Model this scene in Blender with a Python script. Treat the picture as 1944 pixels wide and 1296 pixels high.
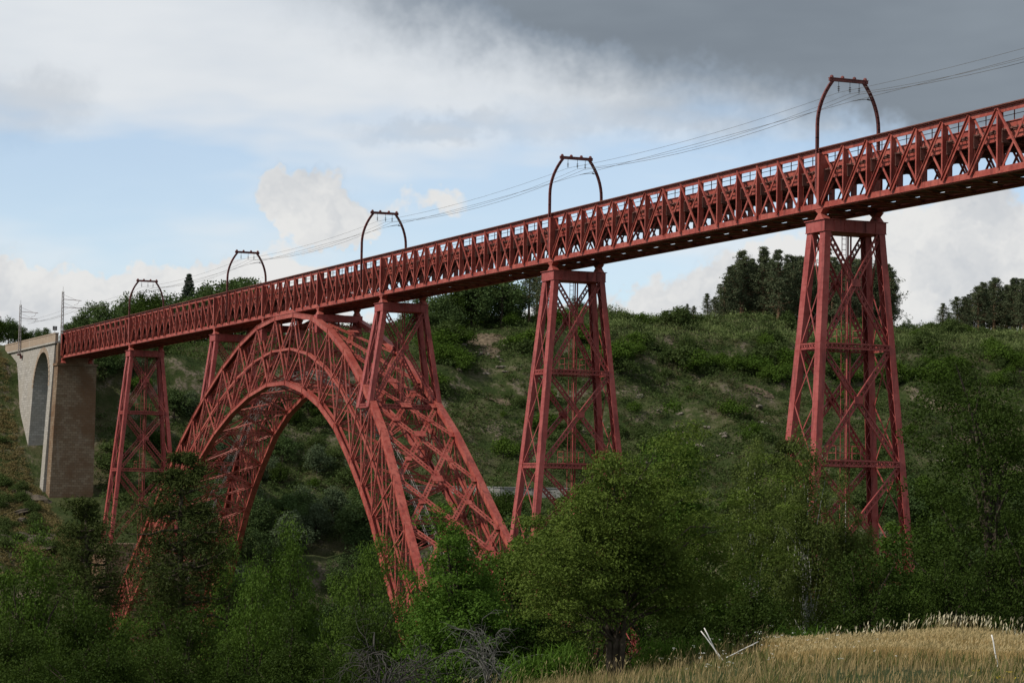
import bpy, math, random
import numpy as np
from mathutils import Vector, Matrix

for o in list(bpy.data.objects): bpy.data.objects.remove(o, do_unlink=True)
scene = bpy.context.scene
COL = scene.collection
R = math.radians

# ------------------------------------------------------------------ camera
# X runs along the bridge from the masonry end (0) towards the near bank, Y away from the
# viewer's side of the bridge, Z = 0 at the underside of the lattice deck girder.
CAM = Vector((463.31, -106.51, -24.21))
YAW, PITCH, ROLL, FPX = -1.169285, 0.061812, 0.016923, 4658.6
FWD = Vector((math.sin(YAW), math.cos(YAW), 0)); RGT = Vector((math.cos(YAW), -math.sin(YAW), 0))
cd = bpy.data.cameras.new('camera'); cam = bpy.data.objects.new('camera', cd); COL.objects.link(cam)
cam.location = CAM
cam.rotation_euler = (Matrix.Rotation(-YAW, 3, 'Z') @ Matrix.Rotation(math.pi/2+PITCH, 3, 'X') @ Matrix.Rotation(ROLL, 3, 'Z')).to_euler()
cd.sensor_fit = 'HORIZONTAL'; cd.sensor_width = 36.0
cd.lens = 36.0*FPX/1944.0
cd.clip_start = 0.5; cd.clip_end = 30000
scene.camera = cam
_f = FWD*math.cos(PITCH)+Vector((0, 0, math.sin(PITCH))); _u = Vector((0, 0, math.cos(PITCH)))-FWD*math.sin(PITCH)
_r2 = RGT*math.cos(ROLL)+_u*math.sin(ROLL); _u2 = _u*math.cos(ROLL)-RGT*math.sin(ROLL)
def bearing(u, v):
    """direction of a picture point, scaled to one metre ahead"""
    d = _f+_r2*((u-972)/FPX)+_u2*((648-v)/FPX); return d/d.dot(FWD)

# ------------------------------------------------------------------ render / exposure
vs = scene.view_settings
vs.view_transform = 'Standard'; vs.look = 'None'; vs.exposure = 0.0; vs.gamma = 1.0
vs.use_curve_mapping = False
scene.render.engine = 'CYCLES'
scene.cycles.max_bounces = 6; scene.cycles.diffuse_bounces = 3
scene.cycles.transmission_bounces = 3; scene.cycles.transparent_max_bounces = 6

# ------------------------------------------------------------------ sun and sky
SUN = Vector((0.03, -0.80, 0.68)).normalized()
sd = bpy.data.lights.new('sun', 'SUN'); sd.energy = 4.0; sd.angle = R(0.8); sd.color = (1.0, 0.93, 0.83)
so = bpy.data.objects.new('sun', sd); COL.objects.link(so)
so.rotation_euler = SUN.to_track_quat('Z', 'Y').to_euler(); so.location = (300, -200, 120)

world = bpy.data.worlds.new('World'); scene.world = world; world.use_nodes = True
world.cycles.sampling_method = 'MANUAL'; world.cycles.sample_map_resolution = 256
wt = world.node_tree; wn = wt.nodes; wl = wt.links; wn.clear()
def N(tree, t, **kw):
    n = tree.nodes.new(t)
    for k, v in kw.items(): setattr(n, k, v)
    return n
def setin(n, k, v, links):
    if hasattr(v, 'is_output') or isinstance(v, bpy.types.NodeSocket): links.new(v, n.inputs[k])
    else: n.inputs[k].default_value = v
class NG:
    """small helper for maths in node trees"""
    def __init__(s, tree): s.t = tree; s.l = tree.links
    def m(s, op, a, b=None, c=None, clamp=False):
        n = N(s.t, 'ShaderNodeMath', operation=op, use_clamp=clamp)
        setin(n, 0, a, s.l)
        if b is not None: setin(n, 1, b, s.l)
        if c is not None: setin(n, 2, c, s.l)
        return n.outputs[0]
    def v(s, op, a, b=None, out=0):
        n = N(s.t, 'ShaderNodeVectorMath', operation=op); setin(n, 0, a, s.l)
        if b is not None: setin(n, 1, b, s.l)
        return n.outputs['Value'] if op in ('DOT_PRODUCT', 'LENGTH') else n.outputs[0]
    def scale(s, a, f):
        n = N(s.t, 'ShaderNodeVectorMath', operation='SCALE'); setin(n, 0, a, s.l); n.inputs['Scale'].default_value = f
        return n.outputs[0]
    def noise(s, vec, scale, detail=4, rough=.55, dist=0, color=False):
        n = N(s.t, 'ShaderNodeTexNoise'); s.l.new(vec, n.inputs['Vector'])
        n.inputs['Scale'].default_value = scale; n.inputs['Detail'].default_value = detail
        n.inputs['Roughness'].default_value = rough; n.inputs['Distortion'].default_value = dist
        return n.outputs['Color'] if color else n.outputs[0]
    def mix(s, f, a, b):
        n = N(s.t, 'ShaderNodeMix', data_type='RGBA'); setin(n, 0, f, s.l); setin(n, 6, a, s.l); setin(n, 7, b, s.l)
        return n.outputs[2]
    def step(s, x, lo, hi):
        n = N(s.t, 'ShaderNodeMapRange', interpolation_type='SMOOTHSTEP'); setin(n, 0, x, s.l)
        n.inputs[1].default_value = lo; n.inputs[2].default_value = hi
        return n.outputs[0]
    def comb(s, x, y, z):
        n = N(s.t, 'ShaderNodeCombineXYZ')
        for i, q in enumerate((x, y, z)): setin(n, i, q, s.l)
        return n.outputs[0]
w = NG(wt)
sky = N(wt, 'ShaderNodeTexSky', sky_type='NISHITA'); sky.sun_disc = False
sky.sun_elevation = math.asin(SUN.z); sky.sun_rotation = math.atan2(SUN.x, SUN.y)
sky.altitude = 800; sky.air_density = 1.0; sky.dust_density = 0.4; sky.ozone_density = 3.0
tc = N(wt, 'ShaderNodeTexCoord'); DIR = tc.outputs['Generated']
sp = N(wt, 'ShaderNodeSeparateXYZ'); wl.new(DIR, sp.inputs[0])
az = w.m('ARCTAN2', sp.outputs[0], sp.outputs[1]); el = w.m('ARCSINE', sp.outputs[2])
P0 = w.comb(w.m('MULTIPLY', az, 10.0), w.m('MULTIPLY', el, 10.0), 0.0)      # a tenth of a radian = 1
warp = w.v('SUBTRACT', w.noise(P0, 3.4, 4, .70, color=True), (.5, .5, .5))
P1 = w.v('ADD', P0, w.scale(warp, .34))
def sky_pt(u, v):
    d = bearing(u, v).normalized(); return math.atan2(d.x, d.y)*10, math.asin(d.z)*10
def blob(u, v, su, sv, vec=P1):
    x, y = sky_pt(u, v)
    d = w.v('MULTIPLY', w.v('SUBTRACT', vec, (x, y, 0)), (465.3/su, 465.3/sv, 0))
    return w.m('POWER', 2.718, w.m('MULTIPLY', w.v('DOT_PRODUCT', d, d), -1.0))
def total(items):
    t = items[0]
    for q in items[1:]: t = w.m('ADD', t, q)
    return t
Pst = w.v('MULTIPLY', P0, (0.55, 1.9, 1))
fine = w.noise(P0, 3.0, 5, .62)
broad = w.noise(Pst, 0.9, 4, .6)
# heights in the sky: thin bright veil above, blue gap low, cumulus heaps over the horizon, a grey bank to the right
veil = w.m('MULTIPLY', w.step(w.m('ADD', el, w.m('MULTIPLY', w.m('SUBTRACT', broad, .5), .16)), .095, .165), 0.93)
veil = w.m('MAXIMUM', veil, w.m('ADD', w.m('MULTIPLY', w.step(broad, .45, .72), .40), .38))
cum = total([blob(560, 385, 105, 72), blob(640, 425, 80, 34), w.m('MULTIPLY', blob(830, 385, 130, 50), .62), blob(20, 560, 90, 95), blob(250, 560, 200, 75), blob(540, 545, 150, 60),
             blob(1320, 590, 150, 105), blob(1560, 560, 150, 120), blob(1830, 500, 230, 160), blob(1130, 640, 260, 60),
             blob(400, 680, 700, 60), blob(1500, 690, 900, 70)])
cumd = w.step(w.m('ADD', cum, w.m('MULTIPLY', w.m('SUBTRACT', fine, .5), .8)), .36, .62)
bank = w.step(w.m('ADD', total([blob(1480, 60, 620, 175), blob(1980, 170, 460, 170), blob(980, -50, 420, 130), blob(1750, -330, 850, 300), w.m('MULTIPLY', blob(1980, 20, 330, 170), .6)]),
              w.m('MULTIPLY', w.m('SUBTRACT', fine, .5), .35)), .16, 1.40)
greyl = w.step(w.m('ADD', total([blob(60, 200, 130, 90), blob(1250, 225, 260, 45), blob(830, 245, 180, 32)]), w.m('MULTIPLY', w.m('SUBTRACT', fine, .5), .6)), .25, .95)
# the rest of the sky (out of the picture): broken cloud, later greyed overhead to lower the ambient light
highc = w.step(w.noise(w.v('MULTIPLY', DIR, (1, 1, 2.0)), 2.2, 3, .6), .38, .60)
highf = w.m('MULTIPLY', highc, w.step(el, .22, .42))
veil = w.m('MAXIMUM', veil, highf)
cumshade = w.mix(w.step(w.noise(w.v('ADD', P1, (3.1, .22, 0)), 1.7, 4, .62), .30, .56), (.60, .625, .655, 1), (.80, .80, .79, 1))
veilcol = w.mix(w.step(broad, .35, .65), (.71, .745, .78, 1), (.80, .82, .835, 1))
cl = w.mix(cumd, veilcol, cumshade)
cl = w.mix(w.m('MULTIPLY', greyl, .40), cl, (.44, .47, .51, 1))
darkc = w.mix(w.step(broad, .25, .75), (.195, .230, .272, 1), (.262, .305, .350, 1))
cl = w.mix(bank, cl, darkc)
cl = w.mix(w.m('MULTIPLY', w.step(el, .22, .45), .55), cl, darkc)  # unseen overhead cloud darkened to weaken ambient light and deepen shade
cov = w.m('MAXIMUM', w.m('MAXIMUM', veil, cumd), bank)
b1 = N(wt, 'ShaderNodeBackground'); wl.new(sky.outputs[0], b1.inputs[0]); b1.inputs[1].default_value = 0.15
b2 = N(wt, 'ShaderNodeBackground'); wl.new(cl, b2.inputs[0]); b2.inputs[1].default_value = 1.0
mx = N(wt, 'ShaderNodeMixShader'); wl.new(cov, mx.inputs[0]); wl.new(b1.outputs[0], mx.inputs[1]); wl.new(b2.outputs[0], mx.inputs[2])
wo = N(wt, 'ShaderNodeOutputWorld'); wl.new(mx.outputs[0], wo.inputs[0])

# ------------------------------------------------------------------ object helpers
class MB:
    """collects boxes, bars and tubes into one mesh"""
    def __init__(s): s.v = []; s.f = []
    def quad(s, *p):
        n = len(s.v); s.v += [tuple(q) for q in p]; s.f.append(tuple(range(n, n+len(p))))
    def hexa(s, c):                      # 8 corners: bottom 4 then top 4, counter-clockwise
        n = len(s.v); s.v += [tuple(q) for q in c]
        for f in ((3,2,1,0),(4,5,6,7),(0,1,5,4),(1,2,6,5),(2,3,7,6),(3,0,4,7)): s.f.append(tuple(n+i for i in f))
    def box(s, x0, x1, y0, y1, z0, z1):
        s.hexa([(x0,y0,z0),(x1,y0,z0),(x1,y1,z0),(x0,y1,z0),(x0,y0,z1),(x1,y0,z1),(x1,y1,z1),(x0,y1,z1)])
    def bar(s, a, b, w, h, up=(0,0,1), w2=None, h2=None):
        a = Vector(a); b = Vector(b); d = (b-a).normalized(); up = Vector(up)
        x = d.cross(up)
        if x.length < 1e-4: x = d.cross(Vector((1,0,0)))
        x.normalize(); y = x.cross(d)
        w2 = w if w2 is None else w2; h2 = h if h2 is None else h2
        c = []
        for p, ww, hh in ((a,w,h),(b,w2,h2)):
            for sx, sy in ((-1,-1),(1,-1),(1,1),(-1,1)): c.append(p + x*sx*ww/2 + y*sy*hh/2)
        s.hexa(c)
    def tube(s, pts, rad, n=6, cap=True):
        pts = [Vector(p) for p in pts]; rad = [rad]*len(pts) if not hasattr(rad, '__len__') else rad
        base = len(s.v); up = Vector((.13,.31,.94))
        for i, p in enumerate(pts):
            d = (pts[min(i+1, len(pts)-1)] - pts[max(i-1, 0)]).normalized()
            x = d.cross(up)
            if x.length < .05: x = d.cross(Vector((1,0,0)))
            x.normalize(); y = d.cross(x)
            for k in range(n):
                t = 2*math.pi*k/n; s.v.append(tuple(p + (x*math.cos(t) + y*math.sin(t))*rad[i]))
        for i in range(len(pts)-1):
            for k in range(n):
                a = base+i*n+k; b = base+i*n+(k+1) % n
                s.f.append((a, b, b+n, a+n))
        if cap:
            s.f.append(tuple(base+k for k in range(n))[::-1]); s.f.append(tuple(base+(len(pts)-1)*n+k for k in range(n)))
    def laced(s, a, b, width, up, depth=.12, edge=.13, step=None, dbl=True):
        """two flats joined by crossed lacing bars; the member lies flat in the plane with normal `up`"""
        a = Vector(a); b = Vector(b); d = (b-a); L = d.length; d.normalize(); up = Vector(up)
        side = d.cross(up).normalized(); nrm = side.cross(d)
        o = side*(width/2-edge/2)
        s.bar(a+o, b+o, edge, depth, nrm); s.bar(a-o, b-o, edge, depth, nrm)
        step = step or width*.95; n = max(2, int(round(L/step)))
        for i in range(n):
            p = a+d*(L*i/n); q = a+d*(L*(i+1)/n); e = o if i % 2 else -o
            s.bar(p+e, q-e, .075, depth*.45, nrm)
            if dbl: s.bar(p-e, q+e, .075, depth*.40, nrm)
    def mesh(s, name, smooth=False):
        m = bpy.data.meshes.new(name); m.from_pydata(s.v, [], s.f); m.update()
        if smooth: m.polygons.foreach_set('use_smooth', [True]*len(m.polygons))
        return m
def link(name, mesh, mat=None, parent=None, loc=(0,0,0)):
    if isinstance(mesh, MB): mesh = mesh.mesh(name)
    if mat is not None and not mesh.materials: mesh.materials.append(mat)
    o = bpy.data.objects.new(name, mesh); COL.objects.link(o); o.parent = parent; o.location = loc
    return o
def tag(o, label=None, cat=None, group=None, kind=None):
    if label: o['label'] = label
    if cat: o['category'] = cat
    if group: o['group'] = group
    if kind: o['kind'] = kind
    return o
def thing(name, loc, label, cat, group=None):
    o = bpy.data.objects.new(name, None); COL.objects.link(o); o.location = loc; o.empty_display_size = .5
    return tag(o, label, cat, group)

# ------------------------------------------------------------------ materials
def material(name, rough=.7, spec=.3):
    m = bpy.data.materials.new(name); m.use_nodes = True; t = m.node_tree; g = NG(t)
    b = t.nodes['Principled BSDF']; b.inputs['Roughness'].default_value = rough
    b.inputs['Specular IOR Level'].default_value = spec
    geo = N(t, 'ShaderNodeNewGeometry')
    return m, g, b, geo.outputs['Position']
def bump(g, b, h, strength=.3, dist=.05):
    n = N(g.t, 'ShaderNodeBump'); n.inputs['Strength'].default_value = strength; n.inputs['Distance'].default_value = dist
    g.l.new(h, n.inputs['Height']); g.l.new(n.outputs[0], b.inputs['Normal'])
def paint(name, c, faded, dirt, rough=.55):
    m, g, b, P = material(name, rough, .25)
    a = g.noise(P, .35, 5, .6); f = g.noise(P, 2.1, 5, .65)
    st = g.noise(g.v('MULTIPLY', P, (1.6, 1.6, .22)), 1.2, 5, .6)
    col = g.mix(g.step(g.m('ADD', g.m('MULTIPLY', a, .55), g.m('MULTIPLY', f, .45)), .41, .60), (*c, 1), (*faded, 1))
    col = g.mix(g.m('MULTIPLY', g.step(st, .50, .68), .75), col, (*dirt, 1))
    rust = g.noise(P, 1.1, 6, .75)
    col = g.mix(g.m('MULTIPLY', g.step(rust, .60, .72), .6), col, (.12, .045, .025, 1))
    g.l.new(col, b.inputs['Base Color'])
    bump(g, b, f, .12, .02)
    return m
def plain(name, c1, c2, scale=3.0, rough=.75, spec=.25, bmp=.2):
    m, g, b, P = material(name, rough, spec)
    n = g.noise(P, scale, 6, .6)
    g.l.new(g.mix(g.step(n, .33, .67), (*c1, 1), (*c2, 1)), b.inputs['Base Color'])
    if bmp: bump(g, b, n, bmp, .04)
    return m
M = {}
M['red'] = paint('red_iron_paint', (.250, .046, .035), (.345, .092, .070), (.120, .028, .022))
M['pier'] = paint('pier_red_paint', (.250, .046, .041), (.322, .078, .070), (.130, .030, .028))
M['cap'] = plain('weathered_cap_plate', (.105, .035, .028), (.16, .060, .045), 1.5)
M['portal'] = plain('portal_brown_red', (.100, .032, .030), (.165, .050, .045), 1.1, .6)
M['wire'] = plain('wire_copper_grey', (.10, .095, .09), (.14, .135, .13), 1, .6, .3, 0)
M['insul'] = plain('insulator_brown', (.05, .045, .05), (.09, .08, .085), 4, .35, .5, 0)
M['steel'] = plain('mast_grey_steel', (.20, .17, .16), (.30, .27, .26), 2, .6)
M['sleeper'] = plain('floor_iron_dark', (.10, .050, .042), (.16, .075, .062), 1.4)
M['pipe'] = plain('pale_pipe', (.36, .33, .29), (.46, .43, .38), 2)
M['post'] = plain('white_stake', (.60, .58, .54), (.74, .73, .70), 9, .7)
M['rock'] = plain('granite_rock', (.10, .085, .070), (.23, .20, .165), 1.3, .9, .1, .6)
M['darkrock'] = plain('dark_schist', (.045, .038, .030), (.115, .095, .072), 1.1, .95, .1, .7)
M['earth'] = plain('bare_slope_earth', (.070, .054, .036), (.165, .128, .088), .9, .95, .05, .8)
M['black'] = plain('sign_black', (.02, .02, .022), (.03, .03, .03), 5, .5)
M['white'] = plain('sign_white', (.7, .7, .7), (.78, .78, .78), 5, .5)
def masonry(name, c1, c2, mortar, w_, h_, stain, streak=.55):
    m, g, b, P = material(name, .9, .1)
    s = N(g.t, 'ShaderNodeSeparateXYZ'); g.l.new(P, s.inputs[0])
    vec = g.comb(g.m('ADD', s.outputs[0], s.outputs[1]), s.outputs[2], 0.0)
    bt = N(g.t, 'ShaderNodeTexBrick'); g.l.new(vec, bt.inputs['Vector'])
    bt.inputs['Color1'].default_value = (*c1, 1); bt.inputs['Color2'].default_value = (*c2, 1); bt.inputs['Mortar'].default_value = (*mortar, 1)
    bt.inputs['Scale'].default_value = 1; bt.inputs['Mortar Size'].default_value = .03
    bt.inputs['Brick Width'].default_value = w_; bt.inputs['Row Height'].default_value = h_
    n1 = g.noise(P, .16, 5, .6); n2 = g.noise(g.v('MULTIPLY', P, (1, 1, .12)), .7, 5, .6); n3 = g.noise(P, 2.5, 4, .6)
    col = g.mix(g.m('MULTIPLY', g.step(n1, .40, .62), .75), bt.outputs['Color'], (*stain, 1))
    col = g.mix(g.m('MULTIPLY', g.step(n2, .60, .78), streak), col, (.42, .40, .36, 1))
    col = g.mix(g.m('MULTIPLY', g.step(n3, .45, .75), .35), col, (.12, .10, .08, 1))
    g.l.new(col, b.inputs['Base Color'])
    bump(g, b, g.m('ADD', bt.outputs['Fac'], g.m('MULTIPLY', n3, -.6)), -.7, .05)
    return m
M['stone'] = masonry('pale_granite_masonry', (.38, .36, .33), (.26, .245, .225), (.17, .158, .14), .95, .48, (.29, .265, .23))
M['brownstone'] = masonry('brown_stained_masonry', (.155, .105, .068), (.225, .170, .120), (.095, .068, .045), .9, .46, (.115, .060, .032), .22)
M['brick'] = masonry('parapet_brownstone', (.30, .235, .18), (.35, .27, .20), (.22, .18, .15), .7, .30, (.26, .20, .15))
M['dry_wall'] = masonry('grey_road_wall', (.19, .185, .17), (.26, .255, .24), (.22, .215, .20), .6, .3, (.30, .30, .28))

def leafmat(name, c1, c2, trans=.22, rough=.6):
    m = bpy.data.materials.new(name); m.use_nodes = True; t = m.node_tree; t.nodes.clear(); g = NG(t)
    at = N(t, 'ShaderNodeAttribute', attribute_name='tint'); oi = N(t, 'ShaderNodeObjectInfo')
    f = g.m('ADD', g.m('MULTIPLY', at.outputs['Fac'], .62), g.m('MULTIPLY', oi.outputs['Random'], .38))
    col = g.mix(f, (*c1, 1), (*c2, 1))
    d = N(t, 'ShaderNodeBsdfDiffuse'); g.l.new(col, d.inputs[0])
    tr = N(t, 'ShaderNodeBsdfTranslucent'); g.l.new(g.mix(.5, col, (c2[0]*1.3, c2[1]*1.4, c2[2]*.7, 1)), tr.inputs[0])
    ms = N(t, 'ShaderNodeMixShader'); ms.inputs[0].default_value = trans
    t.links.new(d.outputs[0], ms.inputs[1]); t.links.new(tr.outputs[0], ms.inputs[2])
    gl = N(t, 'ShaderNodeBsdfGlossy'); gl.inputs['Roughness'].default_value = .5; gl.inputs[0].default_value = (.6, .65, .6, 1)
    m2 = N(t, 'ShaderNodeMixShader'); m2.inputs[0].default_value = .004
    t.links.new(ms.outputs[0], m2.inputs[1]); t.links.new(gl.outputs[0], m2.inputs[2])
    o = N(t, 'ShaderNodeOutputMaterial'); t.links.new(m2.outputs[0], o.inputs[0])
    return m
L_ = {}
L_['olive'] = leafmat('olive_leaves', (.040, .066, .011), (.096, .132, .026))
L_['fresh'] = leafmat('fresh_leaves', (.050, .100, .014), (.090, .160, .026), .3)
L_['mid'] = leafmat('mid_green_leaves', (.035, .068, .010), (.074, .120, .020))
L_['dark'] = leafmat('dark_leaves', (.018, .034, .006), (.042, .066, .013))
L_['birch'] = leafmat('birch_leaves', (.055, .080, .018), (.108, .136, .038), .3)
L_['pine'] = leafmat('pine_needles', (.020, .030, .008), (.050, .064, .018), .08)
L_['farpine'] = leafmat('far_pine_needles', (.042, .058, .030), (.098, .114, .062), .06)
L_['spruce'] = leafmat('spruce_needles', (.026, .042, .028), (.055, .072, .048), .05)
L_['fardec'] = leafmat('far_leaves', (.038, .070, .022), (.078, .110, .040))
L_['scrub'] = leafmat('scrub_leaves', (.030, .052, .014), (.076, .102, .034))
L_['heath'] = leafmat('heath_leaves', (.050, .050, .024), (.105, .098, .046))
L_['broom'] = leafmat('broom_stems', (.110, .148, .050), (.185, .225, .090))
L_['bankgrass'] = leafmat('bank_grass_blades', (.110, .088, .038), (.195, .155, .072))
L_['greypl'] = leafmat('grey_green_leaves', (.055, .080, .040), (.095, .122, .068))
L_['drygrass'] = leafmat('dry_grass_blades', (.19, .14, .068), (.33, .255, .13), .25)
L_['greengrass'] = leafmat('green_grass_blades', (.060, .076, .022), (.125, .125, .045), .25)
L_['wheat'] = leafmat('ripe_cereal_stalks', (.27, .185, .080), (.37, .27, .125), .25)
L_['ear'] = leafmat('pale_cereal_ears', (.33, .25, .125), (.46, .37, .21), .25)
L_['paleear'] = leafmat('pale_straggler_ears', (.44, .38, .25), (.58, .52, .38), .25)
L_['flower'] = leafmat('white_umbels', (.60, .60, .55), (.74, .74, .70), .2)
L_['yellow'] = leafmat('yellow_flowers', (.32, .24, .03), (.42, .32, .05), .2)
M['bark'] = plain('dark_bark', (.035, .028, .020), (.075, .060, .045), 3.5, .95, .1, .6)
M['pinebark'] = plain('orange_pine_bark', (.12, .070, .042), (.20, .125, .080), 2.5, .95, .1, .5)
M['greybark'] = plain('grey_dead_wood', (.08, .078, .070), (.15, .147, .135), 4, .95, .1, .4)
M['deadbrush'] = plain('dark_dead_twigs', (.040, .037, .034), (.080, .074, .068), 4, .95, .1, .4)
mb_, g_, b_, P_ = material('birch_bark', .7, .2)
nb = g_.noise(g_.v('MULTIPLY', P_, (2, 2, 6)), 1.6, 4, .6)
g_.l.new(g_.mix(g_.step(nb, .54, .62), (.52, .51, .47, 1), (.10, .09, .08, 1)), b_.inputs['Base Color']); M['birchbark'] = mb_

# ------------------------------------------------------------------ terrain
rngT = np.random.RandomState(5)
def wave_noise(scale, n=14):
    k = rngT.normal(size=(n, 2)); k /= np.linalg.norm(k, axis=1)[:, None]
    k *= (2*np.pi/scale)*rngT.uniform(.6, 1.7, (n, 1)); ph = rngT.uniform(0, 6.28, n)
    def f(x, y):
        x = np.asarray(x, float); y = np.asarray(y, float); s = np.zeros(np.broadcast(x, y).shape)
        for i in range(n): s = s + np.sin(k[i, 0]*x + k[i, 1]*y + ph[i])
        return s/math.sqrt(n/2)/1.4
    return f
nA, nB, nC = wave_noise(120), wave_noise(28), wave_noise(9)
def sstep(x, a, b):
    t = np.clip((x-a)/(b-a), 0, 1); return t*t*(3-2*t)
PX1 = [-3000, -400, -120, -60, -48, -37, -30.5, -21, -7, 20, 44, 54, 64, 84, 110, 160, 190, 214, 230, 260, 300, 340, 400, 463, 600, 3000]
PZ1 = [40, 16, 8, 5.5, 3.7, 0.6, -9.2, -15.6, -24.2, -32, -36, -48, -58, -76, -92, -93, -82, -64, -58, -53, -48, -42, -34.5, -27.5, -20, 0]
PX2 = [-3000, -300, -120, -86, -66, -40, -14, 16, 34, 44, 70, 90, 120, 160, 190, 222, 260, 300, 340, 400, 463, 600, 3000]
PZ2 = [48, 22, 18.6, 17.2, 14, 3.2, -8.8, -20.5, -23.4, -25.4, -42, -60, -90, -92, -82, -62, -53, -48, -42, -34.5, -27.5, -20, 0]
def height(x, y):
    x = np.asarray(x, float); y = np.asarray(y, float)
    xi = x - .12*np.clip(y, -60, 400) + 4*nA(x, y)*sstep(np.abs(y), 12, 60)
    a = np.interp(xi, PX1, PZ1); b = np.interp(xi, PX2, PZ2)
    z = a + (b-a)*sstep(y, 25, 150)
    off = sstep(np.abs(y), 5, 30)*sstep(-xi, -120, -60)
    z = z + off*(1.1*nB(x, y) + .45*nC(x, y)) + .6*nA(x*.7, y*.7)*sstep(-xi, 50, 120)
    # the field the viewer looks across
    dx = x-CAM.x; dy = y-CAM.y
    d = dx*FWD.x + dy*FWD.y; s = dx*RGT.x + dy*RGT.y
    zf = -26.05 - .0407*np.clip(d, -80, 84) - .36*np.clip(d-86, 0, 400) - .180*np.clip(8.5-s, 0, 60) + .0169*np.clip(s-8.5, 0, 40) - .010*np.clip(-2-s, 0, 60)**2
    zf = zf + .035*nB(x, y) + .03*nC(x, y)
    k = .35
    h = np.maximum(zf, z) + np.log1p(np.exp(-np.abs(zf-z)/k))*k
    return h
def hz(x, y): return float(height(x, y))
def spot(d, u, v=1000):
    """ground position d metres ahead of the viewer on the bearing of picture column u"""
    p = CAM + bearing(u, v)*d; return p.x, p.y
def zrow(d, v, u=972): return CAM.z + d*bearing(u, v).z
def ray_ground(u, v, lo=380, hi=720):
    b_ = bearing(u, v)
    for d in np.arange(lo, hi, 1.):
        p = CAM+b_*d
        if p.z < hz(p.x, p.y): break
    return p.x, p.y

def axis(lo, hi, a, b, st):
    mid = np.arange(a, b+.01, st); left = []; right = []
    x = a; k = st
    while x > lo: k *= 1.28; x -= k; left.append(x)
    x = mid[-1]; k = st
    while x < hi: k *= 1.28; x += k; right.append(x)
    return np.array(left[::-1] + list(mid) + right)
gx = axis(-7000, 5000, -170, 480, 2.2); gy = axis(-5000, 7000, -170, 330, 2.2)
GX, GY = np.meshgrid(gx, gy); GZ = height(GX, GY)
nx, ny = len(gx), len(gy)
tm = bpy.data.meshes.new('ground')
vv = np.stack([GX, GY, GZ], -1).reshape(-1, 3)
ii = (np.arange(ny-1)[:, None]*nx + np.arange(nx-1)[None]).ravel()
qf = np.stack([ii, ii+1, ii+nx+1, ii+nx], 1)
def fast_mesh(m, v, q):
    v = np.ascontiguousarray(v, np.float32); q = np.ascontiguousarray(q, np.int32); k = q.shape[1]
    m.vertices.add(len(v)); m.vertices.foreach_set('co', v.ravel())
    m.loops.add(q.size); m.loops.foreach_set('vertex_index', q.ravel())
    m.polygons.add(len(q)); m.polygons.foreach_set('loop_start', np.arange(0, q.size, k, dtype=np.int32))
    m.update(calc_edges=True)
fast_mesh(tm, vv, qf); tm.polygons.foreach_set('use_smooth', [True]*len(qf))
m, g, b, P = material('ground_grass_earth', .95, .05)
n1 = g.noise(P, .045, 6, .62); n2 = g.noise(P, .22, 6, .65); n3 = g.noise(P, 1.3, 5, .65)
geo = N(g.t, 'ShaderNodeNewGeometry'); sz = N(g.t, 'ShaderNodeSeparateXYZ'); g.l.new(geo.outputs['Normal'], sz.inputs[0])
col = g.mix(g.step(n2, .36, .62), (.026, .040, .012, 1), (.056, .064, .026, 1))
col = g.mix(g.m('MULTIPLY', g.step(n1, .52, .68), .6), col, (.092, .076, .044, 1))
rockm = g.m('MULTIPLY', g.step(g.m('ADD', g.m('MULTIPLY', n2, .6), g.m('MULTIPLY', n3, .4)), .50, .60), g.step(g.m('SUBTRACT', 1.0, sz.outputs[2]), .05, .22))
col = g.mix(rockm, col, g.mix(n3, (.085, .068, .050, 1), (.20, .165, .125, 1)))
col = g.mix(g.m('MULTIPLY', g.step(n3, .5, .8), .4), col, (.045, .04, .022, 1))
g.l.new(col, b.inputs['Base Color']); bump(g, b, g.m('ADD', n3, n2), .8, .5)
tag(link('ground', tm, m), kind='structure')

# ------------------------------------------------------------------ bridge deck girder
H = 5.16; HW = 2.62
XN = [3.7*i for i in range(28)] + [103.6 + 3.52*i for i in range(1, 21)] + [103.6+3.52*21]
XN = [3.7*i for i in range(29)] + [103.6 + 3.52*i for i in range(1, 22)] + [177.52 + 3.7*i for i in range(1, 15)] + [229.32 + 3.7*i for i in range(1, 31)]
SUPPORTS = [0, 51.8, 103.6, 128.24, 152.88, 177.52, 229.32, 284.82, 340.32]
XEND = XN[-1]
deck = thing('bridge_deck', (0, 0, 0), 'long red riveted lattice girder deck carrying the railway across the valley', 'bridge deck')
def post_mesh(wide):
    q = MB(); h = .22 if not wide else .45
    q.box(-.05, .05, -h, h, .5, H-.45)                       # web plate across the girder
    q.box(-.085 if not wide else -.19, .085 if not wide else .19, -h-.04, -h, .5, H-.45); q.box(-.085, .085, h, h+.04, .5, H-.45)
    me = q.mesh('post'); me.materials.append(M['red']); return me
PM, PMW = post_mesh(False), post_mesh(True)
def diag_mesh(L, proud, up):
    q = MB(); z0, z1 = (.30, H-.30) if up else (H-.30, .30)
    y = -.20 if proud else .10
    q.bar((0, y, z0), (L, y, z1), .25 if proud else .20, .05, (0, 1, 0))
    d = (Vector((L, 0, z1))-Vector((0, 0, z0))).normalized(); n = Vector((-d.z, 0, d.x))*.13
    if proud: q.bar(Vector((0, y-.08, z0))+n, Vector((L, y-.08, z1))+n, .05, .14, (0, 1, 0))
    me = q.mesh('diagonal'); me.materials.append(M['red']); return me
DM = {(k, p, u): diag_mesh(k, p, u) for k in (3.7, 3.52) for p in (0, 1) for u in (0, 1)}
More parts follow.
